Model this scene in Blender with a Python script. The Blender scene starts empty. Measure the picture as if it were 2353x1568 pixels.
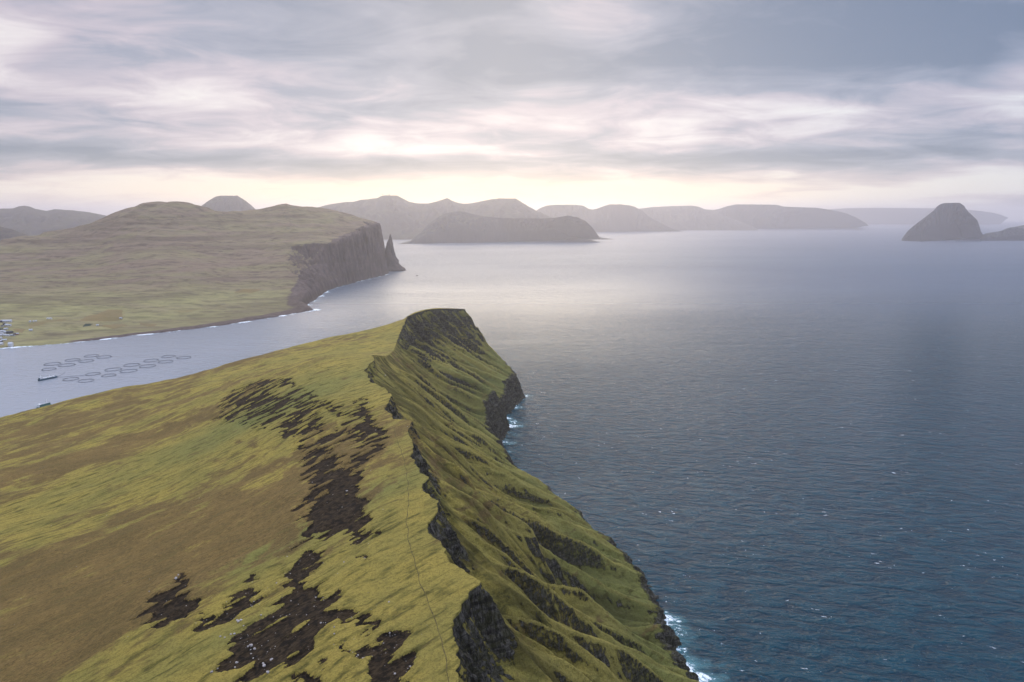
import bpy, math, random
import numpy as np
from mathutils import Vector
R = math.radians
sc = bpy.context.scene
col = sc.collection
random.seed(7); rng = np.random.default_rng(7)

# ------------------------------------------------------------------ camera
CAMZ = 480.0
PITCH = R(10.37)
F = 1569.0 / 2353.0            # focal length / image width
cd = bpy.data.cameras.new('camera'); cam = bpy.data.objects.new('camera', cd); col.objects.link(cam)
cd.sensor_width = 36; cd.lens = 36 * F
cd.clip_start = 1; cd.clip_end = 200000
cam.location = (0, 0, CAMZ); cam.rotation_euler = (math.pi/2 - PITCH, 0, 0)
sc.camera = cam

# ------------------------------------------------------------------ sky and sun
SUN_AZ, SUN_EL = R(-1), R(20)
w = bpy.data.worlds.new('World'); sc.world = w; w.use_nodes = True
nt = w.node_tree; nt.nodes.clear()
class NT:
    """small helper for building node trees"""
    def __init__(s, t): s.t = t; s.n = t.nodes; s.l = t.links
    def new(s, kind, **kw):
        nd = s.n.new(kind)
        for k, v in kw.items(): setattr(nd, k, v)
        return nd
    def put(s, sock, val):
        if isinstance(val, bpy.types.NodeSocket): s.l.new(val, sock)
        elif val is not None:
            try: sock.default_value = val
            except Exception:
                sock.default_value = tuple(val) + (1.0,)
    def m(s, op, a, b=None, c=None, clamp=False):
        nd = s.new('ShaderNodeMath', operation=op, use_clamp=clamp)
        s.put(nd.inputs[0], a)
        if b is not None: s.put(nd.inputs[1], b)
        if c is not None: s.put(nd.inputs[2], c)
        return nd.outputs[0]
    def mix(s, f, a, b, mode='MIX'):
        nd = s.new('ShaderNodeMix', data_type='RGBA', blend_type=mode)
        s.put(nd.inputs[0], f)
        for i, v in ((6, a), (7, b)):
            if isinstance(v, tuple) and len(v) == 3: v = v + (1.0,)
            s.put(nd.inputs[i], v)
        return nd.outputs[2]
    def noise(s, vec, scale, detail=4, rough=.5, dist=0.0, lac=2.0):
        nd = s.new('ShaderNodeTexNoise')
        s.put(nd.inputs['Vector'], vec); nd.inputs['Scale'].default_value = scale
        nd.inputs['Detail'].default_value = detail; nd.inputs['Roughness'].default_value = rough
        nd.inputs['Distortion'].default_value = dist; nd.inputs['Lacunarity'].default_value = lac
        return nd.outputs['Fac']
    def map(s, vec, scale=(1,1,1), rot=0.0, loc=(0,0,0)):
        # rotate first, then scale
        if rot:
            a = s.new('ShaderNodeMapping'); s.put(a.inputs['Vector'], vec); a.inputs['Rotation'].default_value = (0,0,rot); vec = a.outputs[0]
        b = s.new('ShaderNodeMapping'); s.put(b.inputs['Vector'], vec)
        b.inputs['Scale'].default_value = scale; b.inputs['Location'].default_value = loc
        return b.outputs[0]
    def ss(s, v, a, b):
        nd = s.new('ShaderNodeMapRange', interpolation_type='SMOOTHSTEP')
        s.put(nd.inputs['Value'], v); nd.inputs['From Min'].default_value = a; nd.inputs['From Max'].default_value = b
        return nd.outputs[0]
    def attr(s, name): return s.new('ShaderNodeAttribute', attribute_name=name).outputs['Fac']
    def ramp(s, v, stops):
        nd = s.new('ShaderNodeValToRGB'); s.put(nd.inputs[0], v); e = nd.color_ramp.elements
        while len(e) < len(stops): e.new(.5)
        for el, (p, c) in zip(e, stops): el.position = p; el.color = tuple(c) + (1,)
        return nd.outputs[0]
def lin(r, g, b):
    return tuple(((c/255)/12.92 if c/255 <= .04045 else ((c/255+.055)/1.055)**2.4) for c in (r, g, b))

k = NT(nt)
tc = k.new('ShaderNodeTexCoord')
sep = k.new('ShaderNodeSeparateXYZ'); k.l.new(tc.outputs['Generated'], sep.inputs[0])
sx, sy, sz = sep.outputs
el = k.m('MAXIMUM', sz, 0.0)
az = k.m('ARCTAN2', sx, sy)
den = k.m('ADD', el, .12)
cx_, cy_ = k.m('DIVIDE', sx, den), k.m('DIVIDE', sy, den)
cmb = k.new('ShaderNodeCombineXYZ'); k.l.new(cx_, cmb.inputs[0]); k.l.new(cy_, cmb.inputs[1])
cv = cmb.outputs[0]
n_big = k.noise(k.map(cv, (.8, .9, 1), loc=(3.7, 1.3, 0)), 1.0, 4, .45, .7)
n_mid = k.noise(k.map(cv, (1.7, 2.1, 1), loc=(8.1, 4.4, 2)), 1.2, 7, .58, .8)
n_fine = k.noise(k.map(cv, (2.0, 4.2, 1), loc=(1.1, 9.4, 5)), 1.6, 5, .6, .3)
def gauss(a0, e0, sa, se):
    da = k.m('DIVIDE', k.m('SUBTRACT', az, a0), sa); de = k.m('DIVIDE', k.m('SUBTRACT', el, e0), se)
    q = k.m('ADD', k.m('MULTIPLY', da, da), k.m('MULTIPLY', de, de))
    return k.m('EXPONENT', k.m('MULTIPLY', q, -1.0))
dens = k.m('ADD', k.m('MULTIPLY', n_big, .58), k.m('ADD', k.m('MULTIPLY', n_mid, .36), k.m('MULTIPLY', n_fine, .07)))
dens = k.m('MULTIPLY', k.m('SUBTRACT', dens, .5), 4.0)
# the overcast deck is heavier overhead and thinner (brighter) low down
deck = k.new('ShaderNodeFloatCurve'); k.l.new(k.m('MULTIPLY', el, 2.5, clamp=True), deck.inputs['Value'])
cc = deck.mapping.curves[0]
pts = [(0, .06), (.06, .10), (.12, .50), (.17, .66), (.23, .48), (.34, .38), (.46, .76), (.60, .90), (.8, .82), (1, .76)]
cc.points[0].location = pts[0]; cc.points[1].location = pts[-1]
for p in pts[1:-1]: cc.points.new(*p)
deck.mapping.update()
dens = k.m('ADD', dens, deck.outputs[0])
for (a0, e0, sa, se, amt) in (
    (-.42, .146, .10, .028, -.24), (-.03, .125, .20, .028, -.10), (-.62, .20, .14, .04, -.22), (-.30, .098, .30, .014, -.25),
    (.05, .034, 1.1, .020, -.55), (-.62, .076, .20, .010, .40), (-.66, .118, .06, .025, .45), (-.50, .155, .05, .01, .2), (.55, .24, .30, .09, .16),
    (-.28, .235, .22, .04, .22), (.33, .20, .35, .03, .28), (.42, .150, .22, .02, .12), (.0, .072, .7, .009, .16)):
    dens = k.m('ADD', dens, k.m('MULTIPLY', gauss(a0, e0, sa, se), amt))
dens = k.m('MAXIMUM', k.m('MINIMUM', dens, 1.15), -.15)
cloud = k.ramp(k.m('MULTIPLY', k.m('ADD', dens, .15), .77), [
    (0.0, lin(246, 240, 236)), (.20, lin(229, 219, 222)), (.42, lin(199, 188, 199)), (.66, lin(156, 160, 178)), (1.0, lin(112, 126, 150))])
# warm light leaking under the deck towards the hidden sun
glow = k.m('ADD', k.m('MULTIPLY', gauss(-.03, .020, .50, .022), .42), k.m('MULTIPLY', gauss(-.02, .03, 1.0, .05), .10))
cloud = k.mix(1.0, cloud, k.mix(glow, (0, 0, 0), lin(255, 226, 178)), 'ADD')
cloud = k.mix(k.m('MINIMUM', k.m('MULTIPLY', gauss(-.02, .028, .48, .030), .95), 1.0), cloud, lin(255, 236, 196), 'MULTIPLY')
# cooler to the right
cool = k.ss(az, .0, .75)
cloud = k.mix(k.m('MULTIPLY', cool, .55), cloud, lin(214, 232, 250), 'MULTIPLY')
sky = k.new('ShaderNodeTexSky', sky_type='NISHITA'); sky.sun_disc = False
sky.sun_elevation = SUN_EL; sky.sun_rotation = SUN_AZ; sky.altitude = 480
cl10 = k.new('ShaderNodeVectorMath', operation='SCALE'); k.l.new(cloud, cl10.inputs[0]); k.l.new(k.m('MULTIPLY', k.m('ADD', 1.0, k.m('MULTIPLY', k.ss(el, .36, .95), 6.4)), 5.25), cl10.inputs['Scale'])  # unseen upper sky brightened on purpose to light the land
full = k.mix(.94, sky.outputs[0], cl10.outputs[0])
bg = k.new('ShaderNodeBackground'); k.l.new(full, bg.inputs[0]); bg.inputs[1].default_value = .10
wo = k.new('ShaderNodeOutputWorld'); k.l.new(bg.outputs[0], wo.inputs[0])

sd = bpy.data.lights.new('sun', 'SUN'); sun = bpy.data.objects.new('sun', sd); col.objects.link(sun)
sd.energy = 0.72; sd.angle = R(34); sd.color = (1.0, .84, .62)
sv = Vector((math.sin(SUN_AZ)*math.cos(SUN_EL), math.cos(SUN_AZ)*math.cos(SUN_EL), math.sin(SUN_EL)))
sun.rotation_euler = sv.to_track_quat('Z', 'Y').to_euler()

sc.view_settings.view_transform = 'Standard'; sc.view_settings.look = 'None'
sc.view_settings.exposure = 0.92; sc.view_settings.gamma = 1; sc.view_settings.use_curve_mapping = False
sc.render.engine = 'CYCLES'
sc.cycles.use_denoising = True; sc.cycles.use_adaptive_sampling = False
sc.cycles.max_bounces = 5; sc.cycles.diffuse_bounces = 2; sc.cycles.glossy_bounces = 2; sc.cycles.volume_bounces = 1
sc.cycles.transparent_max_bounces = 8

# ------------------------------------------------------------------ helpers
def tag(o, label=None, cat=None, group=None, kind=None):
    for n_, v in (('label', label), ('category', cat), ('group', group), ('kind', kind)):
        if v: o[n_] = v
    return o
def mesh_from(name, V, Fq, mat, smooth=True, parent=None, attrs=None):
    """V (n,3); Fq (m,4) or (m,3) int array"""
    V = np.asarray(V, np.float32); Fq = np.asarray(Fq, np.int32); m_, kk = Fq.shape
    me = bpy.data.meshes.new(name)
    me.vertices.add(len(V)); me.vertices.foreach_set('co', V.ravel())
    me.loops.add(m_*kk); me.loops.foreach_set('vertex_index', Fq.ravel())
    me.polygons.add(m_); me.polygons.foreach_set('loop_start', np.arange(0, m_*kk, kk, dtype=np.int32))
    me.polygons.foreach_set('loop_total', np.full(m_, kk, np.int32))
    me.polygons.foreach_set('use_smooth', np.full(m_, smooth, bool))
    me.update(calc_edges=True)
    for an, av in (attrs or {}).items():
        a = me.attributes.new(an, 'FLOAT', 'POINT'); a.data.foreach_set('value', np.asarray(av, np.float32).ravel())
    me.materials.append(mat)
    o = bpy.data.objects.new(name, me); col.objects.link(o)
    if parent: o.parent = parent
    return o
def grid_faces(nr, nc, flip=False):
    i = np.arange((nr-1)*(nc-1)); r_, c_ = i//(nc-1), i % (nc-1); a = r_*nc + c_
    q = np.stack([a, a+1, a+nc+1, a+nc], 1)
    return q[:, ::-1] if flip else q
def empty(name, loc, rz=0):
    o = bpy.data.objects.new(name, None); o.location = loc; o.rotation_euler = (0, 0, rz); col.objects.link(o); return o
def ray(u, v):
    a, b = (u-1176.5)/1569.0, (v-784.0)/1569.0
    return a, math.cos(PITCH) - b*math.sin(PITCH), -(math.sin(PITCH) + b*math.cos(PITCH))
def P(u, v, z=0.0):            # where the sight line meets height z
    d = ray(u, v); t = (z - CAMZ)/d[2]; return (d[0]*t, d[1]*t, z)
def Q(u, v, y):                # where it meets depth y
    d = ray(u, v); t = y/d[1]; return (d[0]*t, y, CAMZ + d[2]*t)

def _h(ix, iy, seed):
    n_ = (ix.astype(np.int64)*374761393 + iy.astype(np.int64)*668265263 + seed*974634777) & 0xffffffff
    n_ = ((n_ ^ (n_ >> 13))*1274126177) & 0xffffffff
    n_ = ((n_ ^ (n_ >> 15))*2246822519) & 0xffffffff
    return ((n_ ^ (n_ >> 16)) & 0xffff).astype(np.float32)*np.float32(2*math.pi/65536)
def pn(x, y, seed=0):
    x = np.asarray(x, np.float64); y = np.asarray(y, np.float64); x, y = np.broadcast_arrays(x, y)
    x0, y0 = np.floor(x), np.floor(y); fx, fy = (x-x0).astype(np.float32), (y-y0).astype(np.float32)
    ix, iy = x0.astype(np.int64), y0.astype(np.int64)
    sx_, sy_ = fx*fx*fx*(fx*(fx*6-15)+10), fy*fy*fy*(fy*(fy*6-15)+10)
    def g(dx, dy):
        a = _h(ix+dx, iy+dy, seed); return np.cos(a)*(fx-dx) + np.sin(a)*(fy-dy)
    a = g(0, 0); b = g(1, 0); c = g(0, 1); d = g(1, 1)
    return ((a + (b-a)*sx_) + ((c + (d-c)*sx_) - (a + (b-a)*sx_))*sy_)*1.5
def fbm(x, y, oct=4, seed=0, gain=.5):
    s = 0; a = 1; t = 0
    for i in range(oct):
        s = s + a*pn(x*2**i, y*2**i, seed+i*17); t += a; a *= gain
    return s/t
def ridged(x, y, seed=0): return 1 - np.abs(pn(x, y, seed))*2.2
def sst(v, a, b):
    t = np.clip((v-a)/(b-a), 0, 1); return t*t*(3-2*t)
def smin(a, b, kk):
    h = np.clip(.5 + .5*(b-a)/kk, 0, 1); return b + (a-b)*h - kk*h*(1-h)
class TPS:
    def __init__(s, pts, reg=0.0, sc_=1000.0):
        p = np.array(pts, float); s.sc = sc_; X = p[:, :2]/sc_; n_ = len(X)
        K = s.k(np.linalg.norm(X[:, None]-X[None], axis=2)) + reg*np.eye(n_)
        Pm = np.hstack([np.ones((n_, 1)), X]); A = np.zeros((n_+3, n_+3))
        A[:n_, :n_] = K; A[:n_, n_:] = Pm; A[n_:, :n_] = Pm.T
        s.w = np.linalg.solve(A, np.concatenate([p[:, 2], np.zeros(3)])); s.X = X
    @staticmethod
    def k(r): return np.where(r > 1e-9, r*r*np.log(np.maximum(r, 1e-9)), 0)
    def __call__(s, x, y):
        x, y = np.broadcast_arrays(np.asarray(x, float)/s.sc, np.asarray(y, float)/s.sc)
        o = s.w[-3] + s.w[-2]*x + s.w[-1]*y
        for (a, b), w_ in zip(s.X, s.w): o = o + w_*s.k(np.hypot(x-a, y-b))
        return o
def seg_dist(px, py, poly, closed=True):
    """unsigned distance to a polyline, and inside flag when closed"""
    best = np.full(px.shape, 1e9); ins = np.zeros(px.shape, bool)
    n_ = len(poly); rngi = range(n_ if closed else n_-1)
    for i in rngi:
        (x0, y0), (x1, y1) = poly[i][:2], poly[(i+1) % n_][:2]
        dx, dy = x1-x0, y1-y0; L = dx*dx+dy*dy + 1e-9
        t = np.clip(((px-x0)*dx + (py-y0)*dy)/L, 0, 1)
        best = np.minimum(best, np.hypot(px-(x0+t*dx), py-(y0+t*dy)))
        if closed:
            c = ((y0 > py) != (y1 > py)) & (px < (x1-x0)*(py-y0)/((y1-y0) if abs(y1-y0) > 1e-9 else 1e-9) + x0)
            ins ^= c
    return best, ins
def sdf(px, py, poly):
    d, i = seg_dist(px, py, poly); return np.where(i, d, -d)

# ------------------------------------------------------------------ materials
def new_mat(name):
    m = bpy.data.materials.new(name); m.use_nodes = True; m.node_tree.nodes.clear(); kk = NT(m.node_tree)
    out = kk.new('ShaderNodeOutputMaterial'); return m, kk, out
def principled(kk, out, colr, rough=.9, spec=.2, normal=None):
    b = kk.new('ShaderNodeBsdfPrincipled')
    if isinstance(colr, tuple) and len(colr) == 3: colr = colr + (1,)
    kk.put(b.inputs['Base Color'], colr); kk.put(b.inputs['Roughness'], rough)
    b.inputs['Specular IOR Level'].default_value = spec
    if normal is not None: kk.l.new(normal, b.inputs['Normal'])
    kk.l.new(b.outputs[0], out.inputs[0]); return b
def bump(kk, h, strength, dist, normal=None):
    b = kk.new('ShaderNodeBump'); kk.put(b.inputs['Height'], h); kk.put(b.inputs['Strength'], strength); b.inputs['Distance'].default_value = dist
    if normal is not None: kk.l.new(normal, b.inputs['Normal'])
    return b.outputs[0]
def simple_mat(name, colr, rough=.7, var=.25, scale=.3):
    m, kk, out = new_mat(name)
    tcx = kk.new('ShaderNodeTexCoord').outputs['Object']
    n_ = kk.noise(tcx, scale, 4, .6)
    c = kk.mix(kk.m('MULTIPLY', n_, var*2), colr, tuple(c*.55 for c in colr))
    principled(kk, out, c, rough, .3); return m

STREAK = R(41)       # the terracettes follow the contours of the slope
def headland_material():
    m, kk, out = new_mat('headland_turf')
    pos = kk.new('ShaderNodeNewGeometry').outputs['Position']
    rock, peat, hea, grn, var = (kk.attr(a) for a in ('rock', 'peat', 'heather', 'green', 'crest_sun'))
    st = kk.map(pos, (.05, .20, .1), -STREAK)
    st2 = kk.map(pos, (.34, 1.0, .3), -STREAK)
    nA = kk.noise(st, 1.0, 6, .65, .4); nB = kk.noise(st2, 1.0, 5, .7, .3)
    nC = kk.noise(pos, .02, 5, .6, .2); nD = kk.noise(pos, 1.1, 5, .75); nE = kk.noise(pos, .22, 4, .6)
    gold, olive, green_ = (.34, .265, .060), (.27, .225, .056), (.15, .175, .054)
    g = kk.mix(kk.ss(nC, .38, .62), gold, olive)
    g = kk.mix(kk.m('MULTIPLY', grn, .8), g, green_)
    g = kk.mix(kk.ss(nA, .46, .70), g, (.080, .074, .018))
    g = kk.mix(kk.m('MULTIPLY', kk.attr('gully_shade'), .78), g, (.034, .030, .011))  # dark moss plus painted shade in the gullies and below the rim
    g = kk.mix(kk.m('MULTIPLY', var, .7), g, (.34, .28, .075))  # sunlit rib crests painted in as pale gold grass
    nP = kk.noise(kk.map(pos, (.012, .03, .1), -STREAK), 1.0, 6, .65, .6)
    hm = kk.ss(kk.m('ADD', hea, kk.m('ADD', kk.m('MULTIPLY', kk.m('SUBTRACT', nA, .5), 1.5), kk.m('MULTIPLY', kk.m('SUBTRACT', nP, .5), 3.0))), .28, .72)
    br = kk.mix(kk.ss(nB, .36, .64), (.26, .165, .060), (.110, .066, .028)); br = kk.mix(kk.m('MULTIPLY', kk.ss(nP, .44, .60), .55), br, (.098, .066, .028)); br = kk.mix(kk.m('MULTIPLY', kk.ss(nA, .52, .68), .5), br, (.19, .155, .05))
    g = kk.mix(kk.m('MULTIPLY', hm, .86), g, br)
    sp = kk.ss(nD, .48, .66); g = kk.mix(kk.m('MULTIPLY', sp, .55), g, (.050, .044, .013))
    sp2 = kk.ss(nB, .58, .72); g = kk.mix(kk.m('MULTIPLY', sp2, .25), g, (.20, .16, .05))
    nT = kk.noise(pos, .38, 5, .75, .4); g = kk.mix(kk.m('MULTIPLY', kk.ss(nT, .47, .64), .34), g, (.060, .048, .018))
    # peat scars
    pf = kk.ss(kk.m('ADD', peat, kk.m('ADD', kk.m('MULTIPLY', kk.m('SUBTRACT', nB, .5), .8), kk.m('MULTIPLY', kk.m('SUBTRACT', nD, .5), 1.3))), .40, .58)
    pc = kk.mix(kk.ss(nB, .35, .65), (.015, .011, .007), (.066, .045, .024)); pc = kk.mix(kk.ss(nE, .46, .6), pc, (.013, .010, .007))
    pc = kk.mix(kk.m('MULTIPLY', kk.ss(nD, .60, .75), .6), pc, (.075, .06, .03))
    g = kk.mix(pf, g, pc)
    # bare basalt on the steep ground, with pale lichen flecks
    rv = kk.map(pos, (.5, .5, .16)); nr = kk.noise(rv, 1.0, 7, .72, .3); nr2 = kk.noise(pos, .9, 6, .8)
    rc = kk.mix(kk.ss(nr, .38, .62), (.022, .020, .017), (.16, .145, .12))
    rc = kk.mix(kk.m('MULTIPLY', kk.ss(nr2, .60, .70), kk.ss(nE, .42, .55)), rc, (.42, .40, .37))
    rc = kk.mix(kk.m('MULTIPLY', kk.ss(nE, .42, .58), .55), rc, (.055, .052, .016))
    nS = kk.noise(kk.map(pos, (.03, .03, .42)), 1.0, 4, .65); rc = kk.mix(kk.m('MULTIPLY', kk.ss(nS, .48, .58), .6), rc, (.016, .014, .012))
    rf = kk.ss(kk.m('ADD', rock, kk.m('ADD', kk.m('MULTIPLY', kk.m('SUBTRACT', nr, .5), .8), kk.m('MULTIPLY', kk.m('SUBTRACT', nE, .5), .6))), .46, .62)
    g = kk.mix(rf, g, rc)
    sh = kk.m('ADD', kk.m('MULTIPLY', kk.m('ADD', nE, kk.m('MULTIPLY', nD, .8)), .55), kk.m('MULTIPLY', kk.m('MULTIPLY', nr, rf), 2.2))
    sh = kk.m('ADD', sh, kk.m('ADD', kk.m('MULTIPLY', nB, .8), kk.m('MULTIPLY', nT, .9)))
    nrm = bump(kk, sh, 1.0, 1.6)
    principled(kk, out, g, .95, .08, nrm); return m
def far_land_material(name, grass1, grass2, brown, rockc, z_rock=.62):
    m, kk, out = new_mat(name)
    pos = kk.new('ShaderNodeNewGeometry').outputs['Position']
    rock, fld, low = kk.attr('rock'), kk.attr('field'), kk.attr('low')
    st = kk.map(pos, (.0016, .0055, .012), R(-20)); n1 = kk.noise(st, 1.0, 7, .68, .8); n4 = kk.noise(kk.map(pos, (.03, .10, .1), R(-12)), 1.0, 5, .7)
    n2 = kk.noise(kk.map(pos, (.010, .030, .05), R(-15)), 1.0, 6, .7, .4); n3 = kk.noise(pos, .012, 6, .7)
    g = kk.mix(kk.ss(n1, .38, .60), grass1, brown)
    g = kk.mix(kk.m('MULTIPLY', kk.ss(n2, .46, .64), .75), g, tuple(c*.34 for c in brown))
    g = kk.mix(kk.m('MULTIPLY', kk.ss(n4, .48, .64), .28), g, tuple(c*.4 for c in brown))
    g = kk.mix(kk.m('MULTIPLY', low, .85), g, kk.mix(kk.ss(n2, .4, .62), grass2, tuple(c*.6 for c in grass2)))
    g = kk.mix(kk.ss(fld, .35, .65), g, kk.mix(kk.ss(n3, .3, .7), (.20, .145, .065), (.15, .12, .045)))
    g = kk.mix(kk.ss(kk.m('MULTIPLY', fld, -1.0), .35, .65), g, (.018, .032, .022))
    rn = kk.noise(kk.map(pos, (.035, .035, .008)), 1.0, 7, .75)
    rc = kk.mix(kk.ss(rn, .35, .65), tuple(c*.4 for c in rockc), rockc)
    rf = kk.ss(kk.m('ADD', rock, kk.m('MULTIPLY', kk.m('SUBTRACT', n3, .5), .7)), .42, .62)
    g = kk.mix(rf, g, rc)
    nL = kk.noise(kk.map(pos, (.0007, .0007, .030)), 1.0, 4, .6)
    g = kk.mix(kk.m('MULTIPLY', kk.ss(nL, .50, .60), .42), g, tuple(c*.42 for c in brown))
    nrm = bump(kk, kk.m('ADD', n2, kk.m('MULTIPLY', rn, rf)), .6, 12)
    principled(kk, out, g, .95, .05, nrm); return m

# ------------------------------------------------------------------ sea
def sea_material():
    m, kk, out = new_mat('sea_water')
    pos = kk.new('ShaderNodeNewGeometry').outputs['Position']
    th = R(14)
    p1 = kk.map(pos, (.030, .075, 1), th); p2 = kk.map(pos, (.13, .20, 1), R(8)); p3 = kk.map(pos, (.26, .55, 1), R(22))
    w1 = kk.noise(p1, 1.0, 3, .55, .6); w2 = kk.noise(p2, 1.0, 4, .6, .5); w3 = kk.noise(p3, 1.0, 3, .6, .3)
    sw = kk.noise(kk.map(pos, (.006, .016, 1), R(20)), 1.0, 2, .5)
    gust = kk.noise(kk.map(pos, (.00035, .0009, 1), R(-8)), 1.0, 5, .6, .4)
    calm = kk.attr('calm')
    amp = kk.m('MULTIPLY', kk.m('ADD', .52, kk.m('MULTIPLY', kk.ss(gust, .3, .7), .6)), kk.m('SUBTRACT', 1.0, kk.m('MULTIPLY', calm, 1.03)))
    h = kk.m('ADD', kk.m('MULTIPLY', w1, 14.0), kk.m('ADD', kk.m('MULTIPLY', w2, 4.6), kk.m('MULTIPLY', w3, .4)))
    h = kk.m('ADD', h, kk.m('MULTIPLY', sw, 11.0))
    h = kk.m('MULTIPLY', h, amp)
    nrm = bump(kk, h, 1.0, 1.0)
    # whitecaps on the steeper crests
    wc = kk.noise(kk.map(pos, (.075, .15, 1), R(20)), 1.0, 4, .7, .6)
    big = kk.noise(kk.map(pos, (.010, .014, 1)), 1.0, 4, .6)
    cap = kk.m('MULTIPLY', kk.ss(kk.m('ADD', wc, kk.m('MULTIPLY', big, .35)), .864, .91), kk.m('SUBTRACT', 1.0, calm))
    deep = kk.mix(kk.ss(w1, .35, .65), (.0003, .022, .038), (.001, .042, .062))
    deep = kk.mix(kk.m('MULTIPLY', calm, 1.15, clamp=True), deep, (.25, .27, .29))  # sky reflection on the calm inlet painted into the water colour
    far_ = kk.ss(kk.attr('chop'), .09, .40); deep = kk.mix(far_, deep, (.045, .075, .110))  # sheen of the distant sea painted into its base colour
    b = principled(kk, out, kk.mix(cap, deep, (.62, .66, .68)), kk.m('ADD', kk.attr('chop'), kk.m('MULTIPLY', cap, .5)), .22, nrm)
    b.inputs['IOR'].default_value = 1.333; kk.l.new(kk.m('ADD', .20, kk.m('MULTIPLY', far_, .35)), b.inputs['Specular IOR Level'])
    return m
M_SEA = sea_material()
ys = np.concatenate([np.linspace(-6000, 0, 7)[:-1], np.linspace(0, 8000, 60)[:-1], np.linspace(8000, 60000, 40)])
xs = np.concatenate([np.linspace(-46000, -5000, 20)[:-1], np.linspace(-5000, 5000, 90)[:-1], np.linspace(5000, 46000, 20)])
XX, YY = np.meshgrid(xs, ys)
# the inlet between the headland and the far shore is sheltered
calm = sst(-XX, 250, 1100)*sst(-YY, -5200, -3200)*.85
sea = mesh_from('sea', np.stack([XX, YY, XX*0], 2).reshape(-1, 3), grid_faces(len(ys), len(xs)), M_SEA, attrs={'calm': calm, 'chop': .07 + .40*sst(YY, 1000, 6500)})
tag(sea, 'dark blue ruffled open sea with scattered whitecaps', kind='structure')

# ------------------------------------------------------------------ near headland
crest_px = [(1062,1568,290),(1046,1500,289),(1042,1440,288),(1060,1385,287),(1097,1345,286),(1076,1322,286),(1040,1292,285),(1012,1258,284),(990,1228,284),
            (984,1202,283),(1003,1172,283),(1013,1156,282),(986,1140,282),(968,1122,281),(979,1098,281),(960,1075,280),(945,1055,279),(949,1022,278),
            (936,992,277),(952,974,276),(905,963,276),(884,937,275),(901,908,274),(880,894,273),(850,875,272),(838,850,271),(860,828,270),(852,805,268)]
crest = [P(u, v, z) for u, v, z in crest_px]
crest = [(-10, -500, 310), (-8, 0, 300), (-18, 180, 293)] + crest
crest += [Q(880, 812, 1180)[:2] + (236,), Q(906, 806, 1340), Q(917, 768, 1480), Q(936, 726, 1640), Q(980, 711, 1730), Q(1030, 708, 1790), Q(1062, 711, 1830), Q(1074, 712, 1900), Q(1060, 720, 2000)]
cy = np.array([c[1] for c in crest]); cxs = np.array([c[0] for c in crest])
o_ = np.argsort(cy); cy, cxs = cy[o_], cxs[o_]
sil_px = [(0,957,140),(130,925,152),(250,895,163),(380,870,172),(440,857,180),(530,835,190),(620,810,198),(700,787,206),(780,770,214),(870,751,224),(925,733,238)]
sil = [P(*p) for p in sil_px] + [Q(955, 716, 1720), Q(1000, 709, 1820), Q(1045, 708, 1880), Q(1074, 712, 1915)]
left = [P(u, v, z) for u, v, z in [(0,1568,228),(0,1300,203),(0,1100,172),(200,1568,244),(200,1300,219),(200,1100,186),(400,1568,257),(400,1350,244),
        (400,1150,217),(400,1000,196),(620,1568,270),(620,1400,263),(620,1250,254),(650,1100,247),(560,980,232),(640,900,247),(640,852,250),(740,823,262),
        (800,1500,280),(800,1300,277),(800,1150,274),(800,1020,272),(800,920,270),(900,1450,285),(900,1250,282),(500,900,205),(350,930,180),(150,1000,160)]]
left += [Q(640, 835, 1250), Q(780, 806, 1330), Q(860, 790, 1400), Q(880, 770, 1500)]
back = [(-60, 0, 298), (-60, -500, 306), (-400, 0, 205), (-400, -500, 210), (-900, 0, 95), (-900, -500, 100), (-1000, 600, 95), (-1500, 0, 10), (-1500, 900, 30), (-1900, -400, -30)]
ctrl = [c for c in crest if c[1] > -400 and c[1] < 1160][::2] + [c for c in crest if 1160 < c[1] < 1950] + sil + left + back
ctrl = [c for i, c in enumerate(ctrl) if all(math.hypot(c[0]-d[0], c[1]-d[1]) > 12 for d in ctrl[:i])]
TOP = TPS(ctrl, reg=.004)
silx = np.array([s[0] for s in sil]); sily = np.array([s[1] for s in sil])
def sil_y(x): return np.where(x < silx[0], sily[0] + (x-silx[0])*.62, np.interp(x, silx, sily))
DIR = np.array([math.cos(STREAK), math.sin(STREAK)])
def top_base(x, y):
    z = TOP(x, y)
    d = (y - sil_y(x))*.80 - 22
    z = z - .72*np.logaddexp(0, d/15)*15*sst(-x, 90, 200)
    return z
def place(u, v):           # sight line onto the upper slope
    z = 250.0
    for _ in range(40):
        x, y, _z = P(u, v, z); z = .5*z + .5*float(top_base(np.array(x), np.array(y)))
    return (x, y)
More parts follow.
